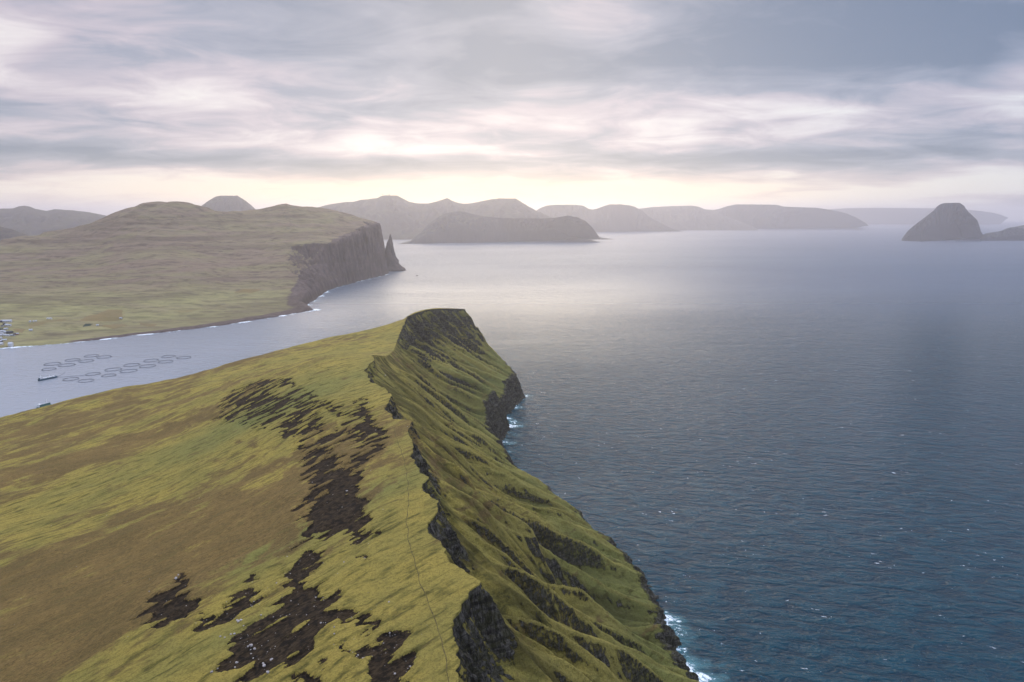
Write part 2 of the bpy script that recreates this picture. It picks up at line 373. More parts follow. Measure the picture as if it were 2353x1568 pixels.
peat_px = [
 [(497,958),(505,925),(530,895),(560,880),(620,868),(660,866),(680,885),(712,893),(728,912),(762,925),(790,945),(806,940),(822,912),(848,922),(860,945),(850,962),(893,985),(884,1030),(868,1050),(845,1062),(812,1085),(836,1086),(838,1100),(812,1140),(846,1138),(842,1180),(834,1200),(858,1222),(838,1240),(800,1215),(762,1225),(700,1240),(686,1225),(708,1190),(690,1165),(716,1110),(696,1075),(708,1045),(670,1015),(640,990),(600,985),(560,975),(520,972)],
 [(662,1290),(690,1262),(738,1262),(728,1300),(700,1332),(748,1352),(756,1380),(792,1388),(835,1410),(866,1428),(858,1448),(826,1440),(790,1425),(762,1430),(732,1462),(690,1530),(655,1532),(605,1550),(548,1560),(505,1530),(520,1490),(548,1455),(590,1420),(640,1392),(640,1345)],
 [(322,1415),(345,1382),(398,1352),(410,1325),(438,1322),(437,1348),(418,1372),(455,1380),(466,1402),(452,1424),(405,1430),(362,1446),(334,1430)],
 [(432,1450),(458,1420),(505,1415),(520,1380),(566,1345),(590,1352),(604,1375),(566,1402),(536,1432),(484,1446)],
 [(772,1505),(800,1476),(846,1486),(880,1462),(936,1453),(928,1482),(958,1518),(945,1552),(905,1580),(830,1580),(855,1525),(815,1495)],
 [(668,1580),(705,1545),(735,1545),(740,1580)], [(568,1330),(580,1316),(608,1316),(596,1328)], [(660,1256),(690,1238),(702,1242),(678,1258)], [(628,1280),(668,1262),(660,1276)],
 [(835,1270),(850,1283),(842,1288),(820,1285)], [(828,1440),(850,1418),(866,1438)], [(750,1490),(790,1470),(775,1500)]]
peat_w = [[place(*p) for p in poly] for poly in peat_px]
holes_px = [[(765,1020),(800,1005),(830,1035),(790,1065),(770,1045)], [(738,940),(790,965),(770,990),(738,975)], [(776,1075),(812,1062),(800,1078)]]
holes_w = [[place(*p) for p in poly] for poly in holes_px]
def peat_mask(x, y):
    al = x*DIR[0] + y*DIR[1]; ac = -x*DIR[1] + y*DIR[0]
    wv = pn(ac/2.2, al/10, 31)*3 + pn(ac/7, al/22, 32)*8
    qx = x + DIR[0]*wv + fbm(x/16, y/16, 5, 33)*13; qy = y + DIR[1]*wv + fbm(x/16+9, y/16, 5, 34)*13
    s = np.full(x.shape, -1e3)
    for poly in peat_w: s = np.maximum(s, sdf(qx, qy, poly))
    for poly in holes_w: s = np.minimum(s, -sdf(qx, qy, poly))
    isl_ = fbm(al/34, ac/9, 4, 35); s = np.minimum(s + isl_*5 - .8, 9 - (24+28*sst(y, 480, 680))*np.clip(isl_-.03+.11*sst(y, 480, 680), 0, 1))
    return np.clip(s/3.0 + .5, 0, 1)
path_px = [(1036,1568),(1022,1500),(1005,1440),(985,1385),(962,1330),(948,1275),(937,1235),(934,1190),(940,1150),(936,1100),(930,1060),(915,1020),(905,985)]
path_w = [place(*p) for p in path_px]
def blob(x, y, cx0, cy0, rx, ry, ang=STREAK):
    dx, dy = x-cx0, y-cy0; a = dx*math.cos(ang)+dy*math.sin(ang); b = -dx*math.sin(ang)+dy*math.cos(ang)
    return np.exp(-(a/rx)**2 - (b/ry)**2)
def top_full(x, y, peat=None):
    z = top_base(x, y)
    al = x*DIR[0] + y*DIR[1]; ac = -x*DIR[1] + y*DIR[0]
    fade = sst(-(x - np.interp(y, cy, cxs)), 4, 70)
    z = z + fade*(fbm(x/120, y/120, 4, 3)*6 + pn(al/60, ac/9, 4)*.9 + pn(al/22, ac/3.2, 5)*.28) + fbm(x/8, y/8, 3, 6)*.35
    if peat is not None: z = z - peat*1.9
    return z

yr = [-500.]
while yr[-1] < 2020:
    y_ = yr[-1]; yr.append(y_ + (14 if y_ < 130 else 3 if y_ < 200 else .36 + .00092*y_))
yr = np.array(yr); NR = len(yr); NL, NRt = 330, 320
xc = np.interp(yr, cy, cxs)
kern = np.array([1, 2, 3, 2, 1.])/9; xc = np.convolve(np.pad(xc, 2, mode='edge'), kern, 'valid')
xc = xc + fbm(yr/22, yr*0, 4, 11)*5.5*sst(yr, 100, 250) + fbm(yr/5, yr*0+3, 3, 12)*1.4
wl = [P(1590,1568), P(1562,1485), P(1538,1430), P(1480,1350), P(1400,1262), P(1300,1192), P(1200,1104), P(1146,1034), P(1158,1010), P(1172,985), P(1160,962), P(1185,935), P(1206,913), P(1192,900), P(1180,880)]
wy = np.array([p[1] for p in wl]); wx = np.array([p[0] for p in wl])
wy = np.concatenate([[-500, 300], wy, [2010]]); wx = np.concatenate([[330, 255], wx - 5, [-10]])
o_ = np.argsort(wy); xw = np.interp(yr, wy[o_], wx[o_]) + fbm(yr/40, yr*0+7, 5, 13)*9
# left columns
wcol = np.linspace(0, 1, NL)
xv = -(.79*np.maximum(yr, 150) + 60)
g1 = np.clip(wcol/.86, 0, 1)**1.05; g2 = np.clip((wcol-.86)/.14, 0, 1)
XL = xc[:, None] + (np.minimum(xv, xc-60) - xc)[:, None]*g1[None] - 1300*g2[None]**1.5
YL = np.repeat(yr[:, None], NL, 1)
peatL = peat_mask(XL, YL)
ZL = top_full(XL, YL, peatL)
zc = ZL[:, 0]
# right columns: rim, rock band, spurred slope, sea cliff, foot
bowl = fbm(yr/45, yr*0+1, 3, 14)
bowl_px = [(1060,1440,26,34),(990,1215,26,24),(970,1125,12,16),(945,1040,26,30),(890,935,34,40),(845,860,22,55)]
Hc = 5 + 7*np.clip(bowl+.3, 0, 2)
for u, v, hh, wd in bowl_px: Hc = Hc + hh*np.exp(-((yr-P(u, v, 280)[1])/wd)**2)
Hc = Hc*(1-sst(yr, 1150, 1250)) + sst(yr, 1300, 1560)*(34 + 30*fbm(yr/35, yr*0+5, 3, 15)) + 5
Hs = 24 + 12*fbm(yr/60, yr*0, 3, 16) + 66*np.exp(-((yr-1460)/125)**2) + 40*sst(yr, 1620, 1740)
Hc = np.minimum(Hc, zc*.5); Hs = np.minimum(Hs, zc*.4)
tt = np.linspace(0, 1, NRt+1)[1:]
# stage borders in t
s1, s2, s3 = .14, .80, .93
a1 = np.clip(tt/s1, 0, 1); a2 = np.clip((tt-s1)/(s2-s1), 0, 1); a3 = np.clip((tt-s2)/(s3-s2), 0, 1); a4 = np.clip((tt-s3)/(1-s3), 0, 1)
W = (xw - xc)[:, None]
dxc = (3 + .28*Hc)[:, None]; dxs = (4 + .35*Hs)[:, None]
XRr = xc[:, None] + dxc*a1**1.15 + (W - dxc - dxs)*a2 + dxs*a3 + 25*a4
ZR = zc[:, None] - Hc[:, None]*a1**.9 - (zc - Hc - Hs)[:, None]*(a2*1.0 + .10*np.sin(a2*math.pi)) - Hs[:, None]*a3 - 14*a4
YR = np.repeat(yr[:, None], NRt, 1)
D = XRr - xc[:, None]
kk_ = .48 - .25*sst(yr, 1150, 1500)[:, None]
S = YR - kk_*D + fbm(D/150, YR/150, 3, 21)*13
env = (np.sin(np.clip(a2, 0, 1)*math.pi*.93)**.55)[None] * (1-.5*a3[None]) * (sst(tt, .10, .30)[None] + (1-sst(tt, .10, .30)[None])*.55*sst(tt, .0, .05)[None]*sst(yr, 1250, 1400)[:, None])
r1 = ridged(S/44, D/520, 22); r2 = ridged(S/20+3, D/380, 23); r3 = ridged(S/8.5, D/150, 24); r4 = fbm(S/3, D/12, 3, 25)
rg = ridged(S/27+9, D/420, 48)
brk = fbm(D/26, S/60, 3, 26)
amp = 1.0 - .35*sst(yr, 1250, 1500)[:, None]
dz = amp*(r1-.45)*33 + (r2-.45)*15.0*(.6+.4*r1) - (rg-.45)*12.0 + (r3-.4)*3.2 + r4*1.1 + fbm(YR/30, D/30, 4, 41)*1.5
ZR = ZR + env*dz
# rock steps crossing the spurs (basalt beds)
bed = ZR/17 + fbm(YR/90, D/90, 2, 27)*1.2
stepv = (bed - np.floor(bed)); ledge = sst(stepv, 0, .22) - stepv
bedmask = np.clip(sst(brk, .02, .25), 0, 1)*env*(1-sst(r1, .35, .7)*.9)
ZR = ZR - ledge*2.2*bedmask
# broken rock face on the rim and the sea cliffs
rk1 = (sst(tt, 0, .02)*(1-sst(tt, s1, s1+.06)))[None]*(sst(Hc, 8, 24)*(.55+.45*sst(fbm(yr/9, yr*0+8, 3, 46), -.15, .15)))[:, None]*(1-.25*sst(yr, 1250, 1400)[:, None])
rk3 = (sst(tt, s2-.05, s2+.01)*(1-.0*tt))[None]
rug = fbm(YR/5, ZR/16, 4, 28)*5 + ridged(YR/14, ZR/60, 29)*5 + fbm(YR/1.9, ZR/3.2, 3, 30)*1.6
tipr = sst(yr, 1300, 1520)[:, None]
cr1 = ridged(S/30, D/300, 42); cr2 = ridged(S/13, D/120, 43)
XRr = XRr + rug*(rk1*sst(tt, .008, .05)[None] + rk3*1.3) + tipr*((cr1-.4)*15 + (cr2-.4)*6)*(sst(tt, .02, .10)*(1-sst(tt, .30, .5)))[None]
ZR = ZR + tipr*((fbm(YR/22, ZR/22, 4, 44))*9)*(sst(tt, .03, .12)*(1-sst(tt, .3, .5)))[None]
tipband = sst(yr, 1280, 1500)[:, None]
X = np.concatenate([XL[:, ::-1], XRr], 1); Y = np.concatenate([YL, YR], 1); Z = np.concatenate([ZL[:, ::-1], ZR], 1)
# the end of the point falls sheer into the sea
ends = (1950 + fbm(X/40, X*0+2, 4, 36)*22 - Y)*3.2
Z[:, NL:] += env*(ridged(S/4.2, D/34, 45) - .5)*.9
Z = smin(Z, ends, 45); Z = np.maximum(Z, -40)
# steepness -> rock
dXr, dYr, dZr = np.gradient(X, axis=0), np.gradient(Y, axis=0), np.gradient(Z, axis=0)
dXc, dYc, dZc = np.gradient(X, axis=1), np.gradient(Y, axis=1), np.gradient(Z, axis=1)
nx, ny, nz = dYc*dZr - dZc*dYr, dZc*dXr - dXc*dZr, dXc*dYr - dYc*dXr
nz = np.abs(nz)/np.sqrt(nx**2+ny**2+nz**2+1e-12)
steep = sst(-nz, -.46, -.24)
rockA = np.concatenate([np.zeros_like(XL), np.maximum(np.maximum(rk1*(.9 - .55*tipr*sst(cr1, .2, .7)), rk3*.75),   .26*bedmask*sst(stepv, .0, .1)*(1-sst(stepv, .3, .5)))], 1)
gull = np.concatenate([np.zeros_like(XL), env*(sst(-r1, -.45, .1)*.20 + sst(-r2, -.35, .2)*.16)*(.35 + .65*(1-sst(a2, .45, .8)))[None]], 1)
valA = np.concatenate([np.zeros_like(XL), ((1-sst(a2, .10, .45))*sst(tt, .0, .06))[None]*sst(fbm(S/14, D/60, 3, 47), -.35, .18) + env*np.clip(sst(-r1, -.5, .1)*.6 + sst(-r2, -.45, .2)*.45 + sst(rg, .55, .95)*.8, 0, 1)], 1)  # mask for the dark turf and painted gully shade
crestA = np.concatenate([np.zeros_like(XL), env*(sst(r1, .66, .98)*.75 + sst(r2, .66, .98)*.6)], 1)  # mask for the sunlight painted on the rib crests
rock = np.clip(rockA + .62*steep + gull*.8, 0, 1)
rock[:, NL:] = np.clip(rock[:, NL:] + tipband*(1-sst(a2, .10, .50))[None]*.52*(1-sst(r2, .35, .75)*.85) - .04, 0, 1)
rock[:, :NL] *= .35*sst(X[:, :NL], -200, -2)
peat = np.concatenate([peatL[:, ::-1], np.zeros_like(XR if False else XRr)], 1)
hea = .95*blob(X, Y, -300, 500, 330, 115) + .5*blob(X, Y, -300, 380, 200, 60) + .75*blob(X, Y, -520, 840, 330, 60) + .6*blob(X, Y, -430, 1120, 420, 40) + .75*blob(X, Y, -330, 330, 220, 70) + .55*blob(X, Y, -480, 1380, 300, 45) + .45*blob(X, Y, -700, 1060, 200, 50)
hea = np.clip(hea + .42*sst(-X, 250, 650)*sst(-Z[:], -260, -150), 0, 1)
grn = .9*blob(X, Y, -300, 820, 140, 60) + .8*blob(X, Y, -130, 460, 110, 22) + .5*blob(X, Y, -160, 320, 60, 16)
face = np.concatenate([np.zeros_like(XL), np.ones_like(XRr)*(.05 + .85*sst(a2, .40, .75)[None] + .45*tipband)], 1)
grn = np.clip(grn + face, 0, 1)
M_HEAD = headland_material()
V = np.stack([X, Y, Z], 2).reshape(-1, 3)
head = mesh_from('headland', V, grid_faces(NR, NL+NRt), M_HEAD, attrs={'rock': rock, 'peat': peat, 'heather': hea, 'green': grn, 'crest_sun': np.clip(crestA, 0, 1), 'gully_shade': np.clip(valA, 0, 1)})
tag(head, 'grassy headland ridge with dark peat scars and a steep spurred sea cliff', kind='structure')

def top_z(x, y):
    x = np.atleast_1d(np.asarray(x, float)); y = np.atleast_1d(np.asarray(y, float))
    return top_full(x, y, peat_mask(x, y))
# footpath worn into the grass along the ridge
pw = np.array(path_w); L = np.concatenate([[0], np.cumsum(np.hypot(*np.diff(pw, axis=0).T))])
s_ = np.arange(0, L[-1], .8); px_ = np.interp(s_, L, pw[:, 0]); py_ = np.interp(s_, L, pw[:, 1])
px_ = np.convolve(np.pad(px_, 20, mode='edge'), np.ones(41)/41, 'valid') + pn(s_/14, s_*0, 51)*1.0
tx, ty = np.gradient(px_), np.gradient(py_); ln = np.hypot(tx, ty); nx_, ny_ = -ty/ln, tx/ln
wid = .24 + .15*pn(s_/9, s_*0, 52)
cols = []
for q, dz_ in ((-1, .02), (-.5, .10), (0, .07), (.5, .10), (1, .02)):
    xx, yy = px_ + nx_*wid*q, py_ + ny_*wid*q
    cols.append(np.stack([xx, yy, top_z(xx, yy) + dz_ + .10], 1))
PV = np.stack(cols, 1)
def path_material():
    m, kk, out = new_mat('trodden_earth'); pos = kk.new('ShaderNodeNewGeometry').outputs['Position']
    n_ = kk.noise(pos, .6, 5, .7); c = kk.mix(kk.ss(n_, .35, .65), (.07, .055, .022), (.15, .12, .04))
    principled(kk, out, c, .95, .1); return m
tag(mesh_from('footpath', PV.reshape(-1, 3), grid_faces(len(s_), 5), path_material()), 'narrow trodden footpath along the grassy ridge top', kind='structure')

# ------------------------------------------------------------------ far headland across the inlet
coast_px = [(-700,880),(-300,840),(-60,808),(0,802),(60,797),(130,792),(200,785),(290,774),(370,765),(450,756),(540,744),(620,731),(690,719),(722,713),(700,705),(722,690),(742,676),(760,665),(800,654),(830,645),(850,641),(875,635),(892,630)]
coast = [P(*p)[:2] for p in coast_px]
coast_fx = coast + [(-1130, 6250), (-1330, 6700), (-1900, 7300), (-3000, 8200), (-6500, 9500), (-9000, 9000), (-9000, 2000)]
skyl = [(-300,600,4800),(0,556,4700),(60,541,4800),(130,530,4900),(200,519,5000),(240,502,5000),(280,482,5050),(320,471,5100),(390,463,5150),(430,468,5250),(470,480,5400),(520,488,5500),(575,489,5600),(600,481,5650),(632,468,5650),(680,475,5750),(740,475,5850),(765,485,5850),(820,499,5950),(868,514,6050)]
vag = [Q(u, v, y) for u, v, y in skyl]
vag += [(x*1.1, y + 700, z - 230) for x, y, z in vag[::2]] + [(x, y+2200, 40) for x, y, z in [vag[i] for i in (0, 4, 8, 12)]]
vag += [Q(u, v, y) for u, v, y in [(0,640,3700),(0,600,4150),(0,700,3150),(0,745,2800),(200,600,4150),(200,560,4550),(200,650,3650),(200,700,3250),(200,740,2980),(400,560,4450),(400,520,4800),(400,600,4050),
        (400,650,3700),(400,700,3360),(400,730,3150),(550,600,4350),(550,560,4700),(550,530,5000),(550,650,3850),(550,690,3560),(660,600,4250),(660,640,4000),(660,670,3800),(680,695,3600),(640,530,5050),(690,560,4700),(720,520,5250),(770,510,5500),(680,500,5400),(-300,700,3100),(-300,650,3600)]]
VT = TPS(vag, reg=.004, sc_=2000.)
# steep ground starts from the coast: (u,v, steepness)
NXV, NYV = 520, 520
def powspace(a, b, n_, p): return a + (b-a)*np.linspace(0, 1, n_)**p
yv = np.concatenate([powspace(2150, 4400, 260, 1.15)[:-1], np.linspace(4400, 6400, 230)[:-1], np.linspace(6400, 9000, 32)])
cu = np.linspace(-1, 0, 470)
xv0 = -.77*yv - 150; xr_ = np.interp(yv, [2150, 3400, 3600, 4500, 6400, 6800, 9000], [-900, -850, -850, -850, -780, -900, -1500])
XVv = np.concatenate([np.stack([xv0 - 3500, xv0 - 2200, xv0-1200, xv0-600, xv0-250], 1), xv0[:, None]*(-cu)[None] + xr_[:, None]*(1+cu)[None]], 1)
YVv = np.repeat(yv[:, None], XVv.shape[1], 1)
wxn = XVv + fbm(XVv/90, YVv/90, 4, 61)*22; wyn = YVv + fbm(XVv/90+5, YVv/90, 4, 62)*22
dC = sdf(wxn, wyn, coast_fx)
zt = VT(XVv, YVv)
zt = zt + fbm(XVv/420, YVv/300, 6, 63, .52)*22 + ridged(XVv/260 + fbm(XVv/500, YVv/500, 2, 79), YVv/1200, 64)*13*sst(zt, 130, 400) + fbm(XVv/70, YVv/60, 4, 78)*3.5
# basalt benches on the slopes
bd = zt/46 + fbm(XVv/900, YVv/900, 3, 65)*.9; fr = bd - np.floor(bd)
zt = zt + (sst(fr, .45, .95) - fr)*17*sst(zt, 60, 160)*sst(fbm(XVv/500, YVv/500, 3, 66), -.25, .25)
cliffy = sst(YVv, 4620, 4950)
mid = sst(YVv, 3500, 3900)*(1-cliffy)
gl = fbm(XVv/110, YVv/110, 4, 67)
ste = .30 + .45*mid + 2.9*cliffy
dCr = np.maximum(dC, 0)
cz = 14 + 22*sst(YVv, 2700, 3300) + 6*mid + 20*cliffy
colrug = (ridged(XVv/60+YVv/80, YVv/60, 68)*52 + ridged(XVv/24, YVv/24, 69)*18 + gl*55)
dd = dCr + colrug*sst(dCr, 5, 60)*(.15 + .85*np.maximum(cliffy, mid*.6))*.9
zcl = sst(dC, -6, 22)*cz + dd*ste
zl = smin(np.maximum(zt, 8), zcl, 22) - 3
zv = np.where(dC > -60, zl*sst(dC, -10, 12) - 12*(1-sst(dC, -14, 4)), -14)
g0, g1_ = np.gradient(zv, axis=0)/np.gradient(YVv, axis=0), np.gradient(zv, axis=1)/np.gradient(XVv, axis=1)
stv = np.hypot(g0, g1_)
rockv = np.clip(sst(stv, .75, 1.5)*.85 + sst(-dC, -60-110*sst(YVv, 2700, 3300), -25)*.95*sst(YVv, 2350, 2800) + (np.maximum(cliffy, .8*mid))*sst(-dC, -150, -20)*.35, 0, 1)
fields = [([(180,740),(195,730),(250,712),(282,711),(282,734),(230,738)], 1), ([(535,668),(560,661),(605,664),(575,671)], 1), ([(28,757),(60,757),(52,766),(40,764)], 1), ([(655,662),(690,659),(680,664)], 1),
          ([(320,740),(365,745),(350,752),(320,748)], .7), ([(60,748),(110,738),(150,733),(155,740),(110,746),(70,756)], .55), ([(228,752),(262,744),(300,746),(262,758)], .6), ([(380,718),(430,708),(470,705),(440,715)], .5), ([(190,754),(196,746),(213,745),(206,753)], -1)]
def onv(u, v):
    z = 40.
    for _ in range(30):
        x, y, _z = P(u, v, z); z = .5*z + .5*float(max(VT(np.array(x), np.array(y)), 5))
    return (x, y)
fld = np.zeros_like(zv)
for poly, val in fields:
    s = sdf(XVv + fbm(XVv/30, YVv/30, 2, 71)*8, YVv, [onv(*p) for p in poly]); fld = fld + val*sst(s, -5, 5)
low = np.clip(sst(-zv, -135, -70)*sst(-YVv, -4100, -3500)*(.75 + .5*fbm(XVv/200, YVv/90, 3, 72)), 0, 1)
M_FAR = far_land_material('far_slope', (.20, .17, .085), (.27, .25, .10), (.19, .14, .092), (.135, .100, .085))
fh = mesh_from('far_headland', np.stack([XVv, YVv, zv], 2).reshape(-1, 3), grid_faces(*zv.shape), M_FAR, attrs={'rock': rockv, 'field': fld, 'low': low})
tag(fh, 'broad brown and green hills with fields along the shore and dark cliffs at the point', kind='structure')
def fh_z(x, y):
    i = int(np.clip(np.searchsorted(yv, y), 1, len(yv)-1)); best = None
    for r_ in (i-1, i):
        zz = np.interp(x, XVv[r_], zv[r_]); best = (zz if best is None else best + (zz-best)*((y-yv[i-1])/(yv[i]-yv[i-1])))
    return float(best)
def on_far(u, v):
    z = 30.
    for _ in range(30):
        x, y, _z = P(u, v, z); z = .5*z + .5*max(fh_z(x, y), 1)
    return x, y, fh_z(x, y)

# the rock needle at the foot of the point
def loft(name, rings, mat, seed, nseg=40, sub=3, depth=.8, rough=.12, parent=None, leanY=0.0):
    """rings: (z, x_left, x_right), world x; y centre given in rings[3]"""
    rs = np.array(rings, float); zz = np.linspace(0, 1, len(rs)*sub); f_ = np.linspace(0, 1, len(rs))
    z_ = np.interp(zz, f_, rs[:, 0]); l_ = np.interp(zz, f_, rs[:, 1]); r_ = np.interp(zz, f_, rs[:, 2]); y_ = np.interp(zz, f_, rs[:, 3])
    th = np.linspace(0, 2*math.pi, nseg, endpoint=False)
    TH, ZZ = np.meshgrid(th, z_); rad = (r_-l_)[:, None]/2
    nn = 1 + rough*(fbm(TH*3.5, ZZ/45, 4, seed)*2 + ridged(TH*4, ZZ/200, seed+1)*.6 - .3)
    Xx = (l_+r_)[:, None]/2 + np.cos(TH)*rad*nn; Yy = y_[:, None] + np.sin(TH)*rad*depth*nn
    V_ = np.stack([Xx, Yy, ZZ + fbm(TH*3, ZZ/20, 3, seed+3)*4], 2).reshape(-1, 3); n_ = len(z_)
    fc = []
    for i in range(n_-1):
        for j in range(nseg): fc.append((i*nseg+j, i*nseg+(j+1) % nseg, (i+1)*nseg+(j+1) % nseg, (i+1)*nseg+j))
    top_ = V_[-nseg:].mean(0) + [0, 0, 3]; V_ = np.vstack([V_, top_]); ti = len(V_)-1
    for j in range(nseg): fc.append(((n_-1)*nseg+j, (n_-1)*nseg+(j+1) % nseg, ti, ti))
    me = bpy.data.meshes.new(name)
    me.from_pydata(V_.tolist(), [], [f[:3] if f[2] == f[3] else f for f in fc]); me.materials.append(mat)
    for p_ in me.polygons: p_.use_smooth = True
    o = bpy.data.objects.new(name, me); col.objects.link(o)
    if parent: o.parent = parent
    return o
def rock_material(name, a, b, sc_=.05, dist=4.):
    m, kk, out = new_mat(name); pos = kk.new('ShaderNodeNewGeometry').outputs['Position']
    n_ = kk.noise(kk.map(pos, (1, 1, .25)), sc_, 7, .75, .3); n2 = kk.noise(pos, sc_*6, 5, .7)
    c = kk.mix(kk.ss(n_, .35, .65), a, b); c = kk.mix(kk.m('MULTIPLY', kk.ss(n2, .55, .7), .4), c, tuple(x*1.6 for x in b))
    principled(kk, out, c, .92, .1, bump(kk, kk.m('ADD', n_, kk.m('MULTIPLY', n2, .4)), .7, dist)); return m
M_CLIFF = rock_material('weathered_basalt', (.045, .036, .034), (.12, .092, .08), .03, 8.)
def zx(zxp, zyp): return (600 + zxp/3.3614)/1.0625, (440 + zyp/3.3614)/1.0625
YN = 6120
prof = [(745,1070,1318),(730,1090,1306),(705,1118,1276),(675,1132,1255),(650,1140,1243),(620,1145,1230),(590,1147,1220),(560,1150,1212),(535,1155,1209),(515,1157,1206),(500,1164,1203),(480,1176,1200),(462,1179,1194),(445,1183,1189)]
rings = []
for zy, l_, r_ in prof:
    ul, vl = zx(l_, zy); ur, _v = zx(r_, zy); a_, b_ = Q(ul, vl, YN), Q(ur, vl, YN); rings.append((a_[2] if zy < 740 else -15, a_[0], b_[0], YN))
o = loft('rock_needle', rings, M_CLIFF, 81, rough=.16, depth=.7)
tag(o, 'tall pointed rock needle in front of the far cliff at the point', 'sea stack')
# low skerry in the water off the needle
def blob_rock(name, c, size, mat, seed, n_=24, m_=12):
    th = np.linspace(0, 2*math.pi, n_, endpoint=False); ph = np.linspace(-.5, 1.5, m_)
    V_ = []
    for p_ in ph:
        for t_ in th:
            r_ = 1 + .35*float(fbm(np.array(math.cos(t_)*1.4+seed), np.array(math.sin(t_)*1.4+p_), 3, seed))*1.6
            V_.append((c[0]+size[0]*math.cos(t_)*math.cos(p_)*r_, c[1]+size[1]*math.sin(t_)*math.cos(p_)*r_, c[2]+size[2]*math.sin(p_)*r_))
    F_ = [(i*n_+j, i*n_+(j+1) % n_, (i+1)*n_+(j+1) % n_, (i+1)*n_+j) for i in range(m_-1) for j in range(n_)]
    F_.append(tuple((m_-1)*n_+j for j in range(n_)))
    me = bpy.data.meshes.new(name); me.from_pydata(V_, [], F_); me.materials.append(mat)
    for p_ in me.polygons: p_.use_smooth = True
    o = bpy.data.objects.new(name, me); col.objects.link(o); return o
sk = P(959, 634.5)
tag(blob_rock('skerry', (sk[0], sk[1], -1), (11, 9, 6), M_CLIFF, 83), 'tiny dark skerry in the open water right of the rock needle', 'rock')

# ------------------------------------------------------------------ distant islands and mountains
M_ISLE = far_land_material('distant_slope', (.055, .060, .036), (.06, .06, .02), (.042, .042, .034), (.034, .036, .042))
M_DIST = far_land_material('hazy_slope', (.050, .050, .024), (.06, .06, .02), (.048, .038, .026), (.045, .038, .036))
def range_mesh(name, sky_pts, y_sp, y_fr, y_bk, mat, label, seed, nxr=220, nyr=70, cliff=.0, rel=.0, prof=.75, gull=.10, front_px=None, kinks=None, cat=None):
    """a mountain or island: its crest line at depth y_sp, its shore at y_fr; heights and feet in metres"""
    C_ = np.array([Q(u, v, y_sp) for u, v in sky_pts]); x0, x1 = C_[0, 0], C_[-1, 0]
    xg = np.linspace(x0, x1, nxr)
    H = np.interp(xg, C_[:, 0], np.maximum(C_[:, 2], 0)); span = x1-x0
    H = H*(1+.0*xg) + fbm(xg/(span/30), xg*0, 4, seed)*.012*H.max()*sst(H, 0, H.max()*.3)
    yf = np.full(nxr, float(y_fr)) if front_px is None else np.interp(xg/y_fr, *[np.array(a) for a in zip(*[(P(u, v)[0]/P(u, v)[1], P(u, v)[1]) for u, v in front_px])])
    yf = yf + fbm(xg/(span/14), xg*0+3, 4, seed+1)*.03*(y_sp-y_fr)
    t = np.concatenate([np.linspace(-.04, 1, int(nyr*.72)), np.linspace(1, 2, nyr-int(nyr*.72)+1)[1:]])
    T = t[:, None]; TX = np.repeat(T, nxr, 1)
    Yg = np.where(TX <= 1, yf[None] + (y_sp-yf)[None]*TX, y_sp + (y_bk-y_sp)*(TX-1))
    Xg = np.repeat(xg[None], len(t), 0) + (Yg - y_sp)*((x0+x1)/2/y_sp)
    tf = np.clip(TX, 0, 1); up = cliff*sst(tf, 0, .06) + (1-cliff)*tf**prof
    dn = 1-np.clip(TX-1, 0, 1)**1.3
    lam = span/22
    gr = ridged(Xg/lam + fbm(Xg/lam, Yg/lam, 2, seed+4)*.8, Yg/(lam*5), seed+5) - .5
    er = fbm(Xg/lam*.8, Yg/lam*.8, 5, seed+6)
    bump_ = np.sin(np.clip(tf, 0, 1)*math.pi)**.7
    Zg = H[None]*np.where(TX <= 1, up, dn) + H[None]*bump_*(gr*gull*1.5 + er*.15)
    Zg = np.where(TX < 0, -25, Zg); Zg = np.where(TX <= 0, -10, Zg)
    Zg = np.minimum(Zg, H[None]*1.0 + 0*Zg + 2)
    g0 = np.gradient(Zg, axis=0)/np.gradient(Yg, axis=0); g1 = np.gradient(Zg, axis=1)/np.gradient(Xg, axis=1)
    s = np.hypot(g0, g1); rk = np.clip(sst(s, .45, 1.2) + .9*cliff*sst(-tf, -.10, -.02), 0, 1)
    o = mesh_from(name, np.stack([Xg, Yg, Zg], 2).reshape(-1, 3), grid_faces(len(t), nxr), mat, attrs={'rock': rk, 'field': Zg*0, 'low': Zg*0})
    return tag(o, label, cat, kind='structure')
range_mesh('mountain', [(-300,470),(-150,468),(-60,482),(0,480),(30,479),(42,475),(55,473),(68,475),(80,480),(108,485),(125,481),(155,483),(168,484),(205,488),(240,495),(300,506),(360,520),(420,540)], 15500, 12500, 18000, M_DIST, 'pale blue mountain ridge at the left edge behind the brown hills', 101)
range_mesh('hill', [(-260,505),(-100,507),(0,521),(30,528),(60,540),(110,552),(180,565)], 9500, 8200, 11000, M_DIST, 'low dim slope at the left edge below the pale blue ridge', 102, nxr=120)
range_mesh('mountain', [(395,500),(430,490),(462,474),(480,461),(496,452),(505,450),(545,450),(556,456),(575,470),(590,484),(630,510),(660,530)], 15000, 13000, 17000, M_DIST, 'flat topped hazy mountain rising behind the saddle of the brown hills', 103, nxr=160, gull=.05)
range_mesh('mountain', [(560,540),(640,505),(700,485),(757,470),(790,465),(812,464),(830,460),(855,457),(866,456),(875,451),(885,449),(912,450),(925,456),(940,464),(960,468),(985,468),(1000,464),(1015,460),(1028,455),(1038,461),(1050,466),(1065,469),(1080,468),(1110,462),(1130,458),(1150,456),(1170,457),(1184,456),(1196,463),(1210,473),(1228,482),(1260,500),(1300,522),(1330,545)], 17500, 14300, 21000, M_DIST, 'warm lit hazy mountain range with two small masts on its left summit', 104, nxr=420, nyr=90, gull=.14)
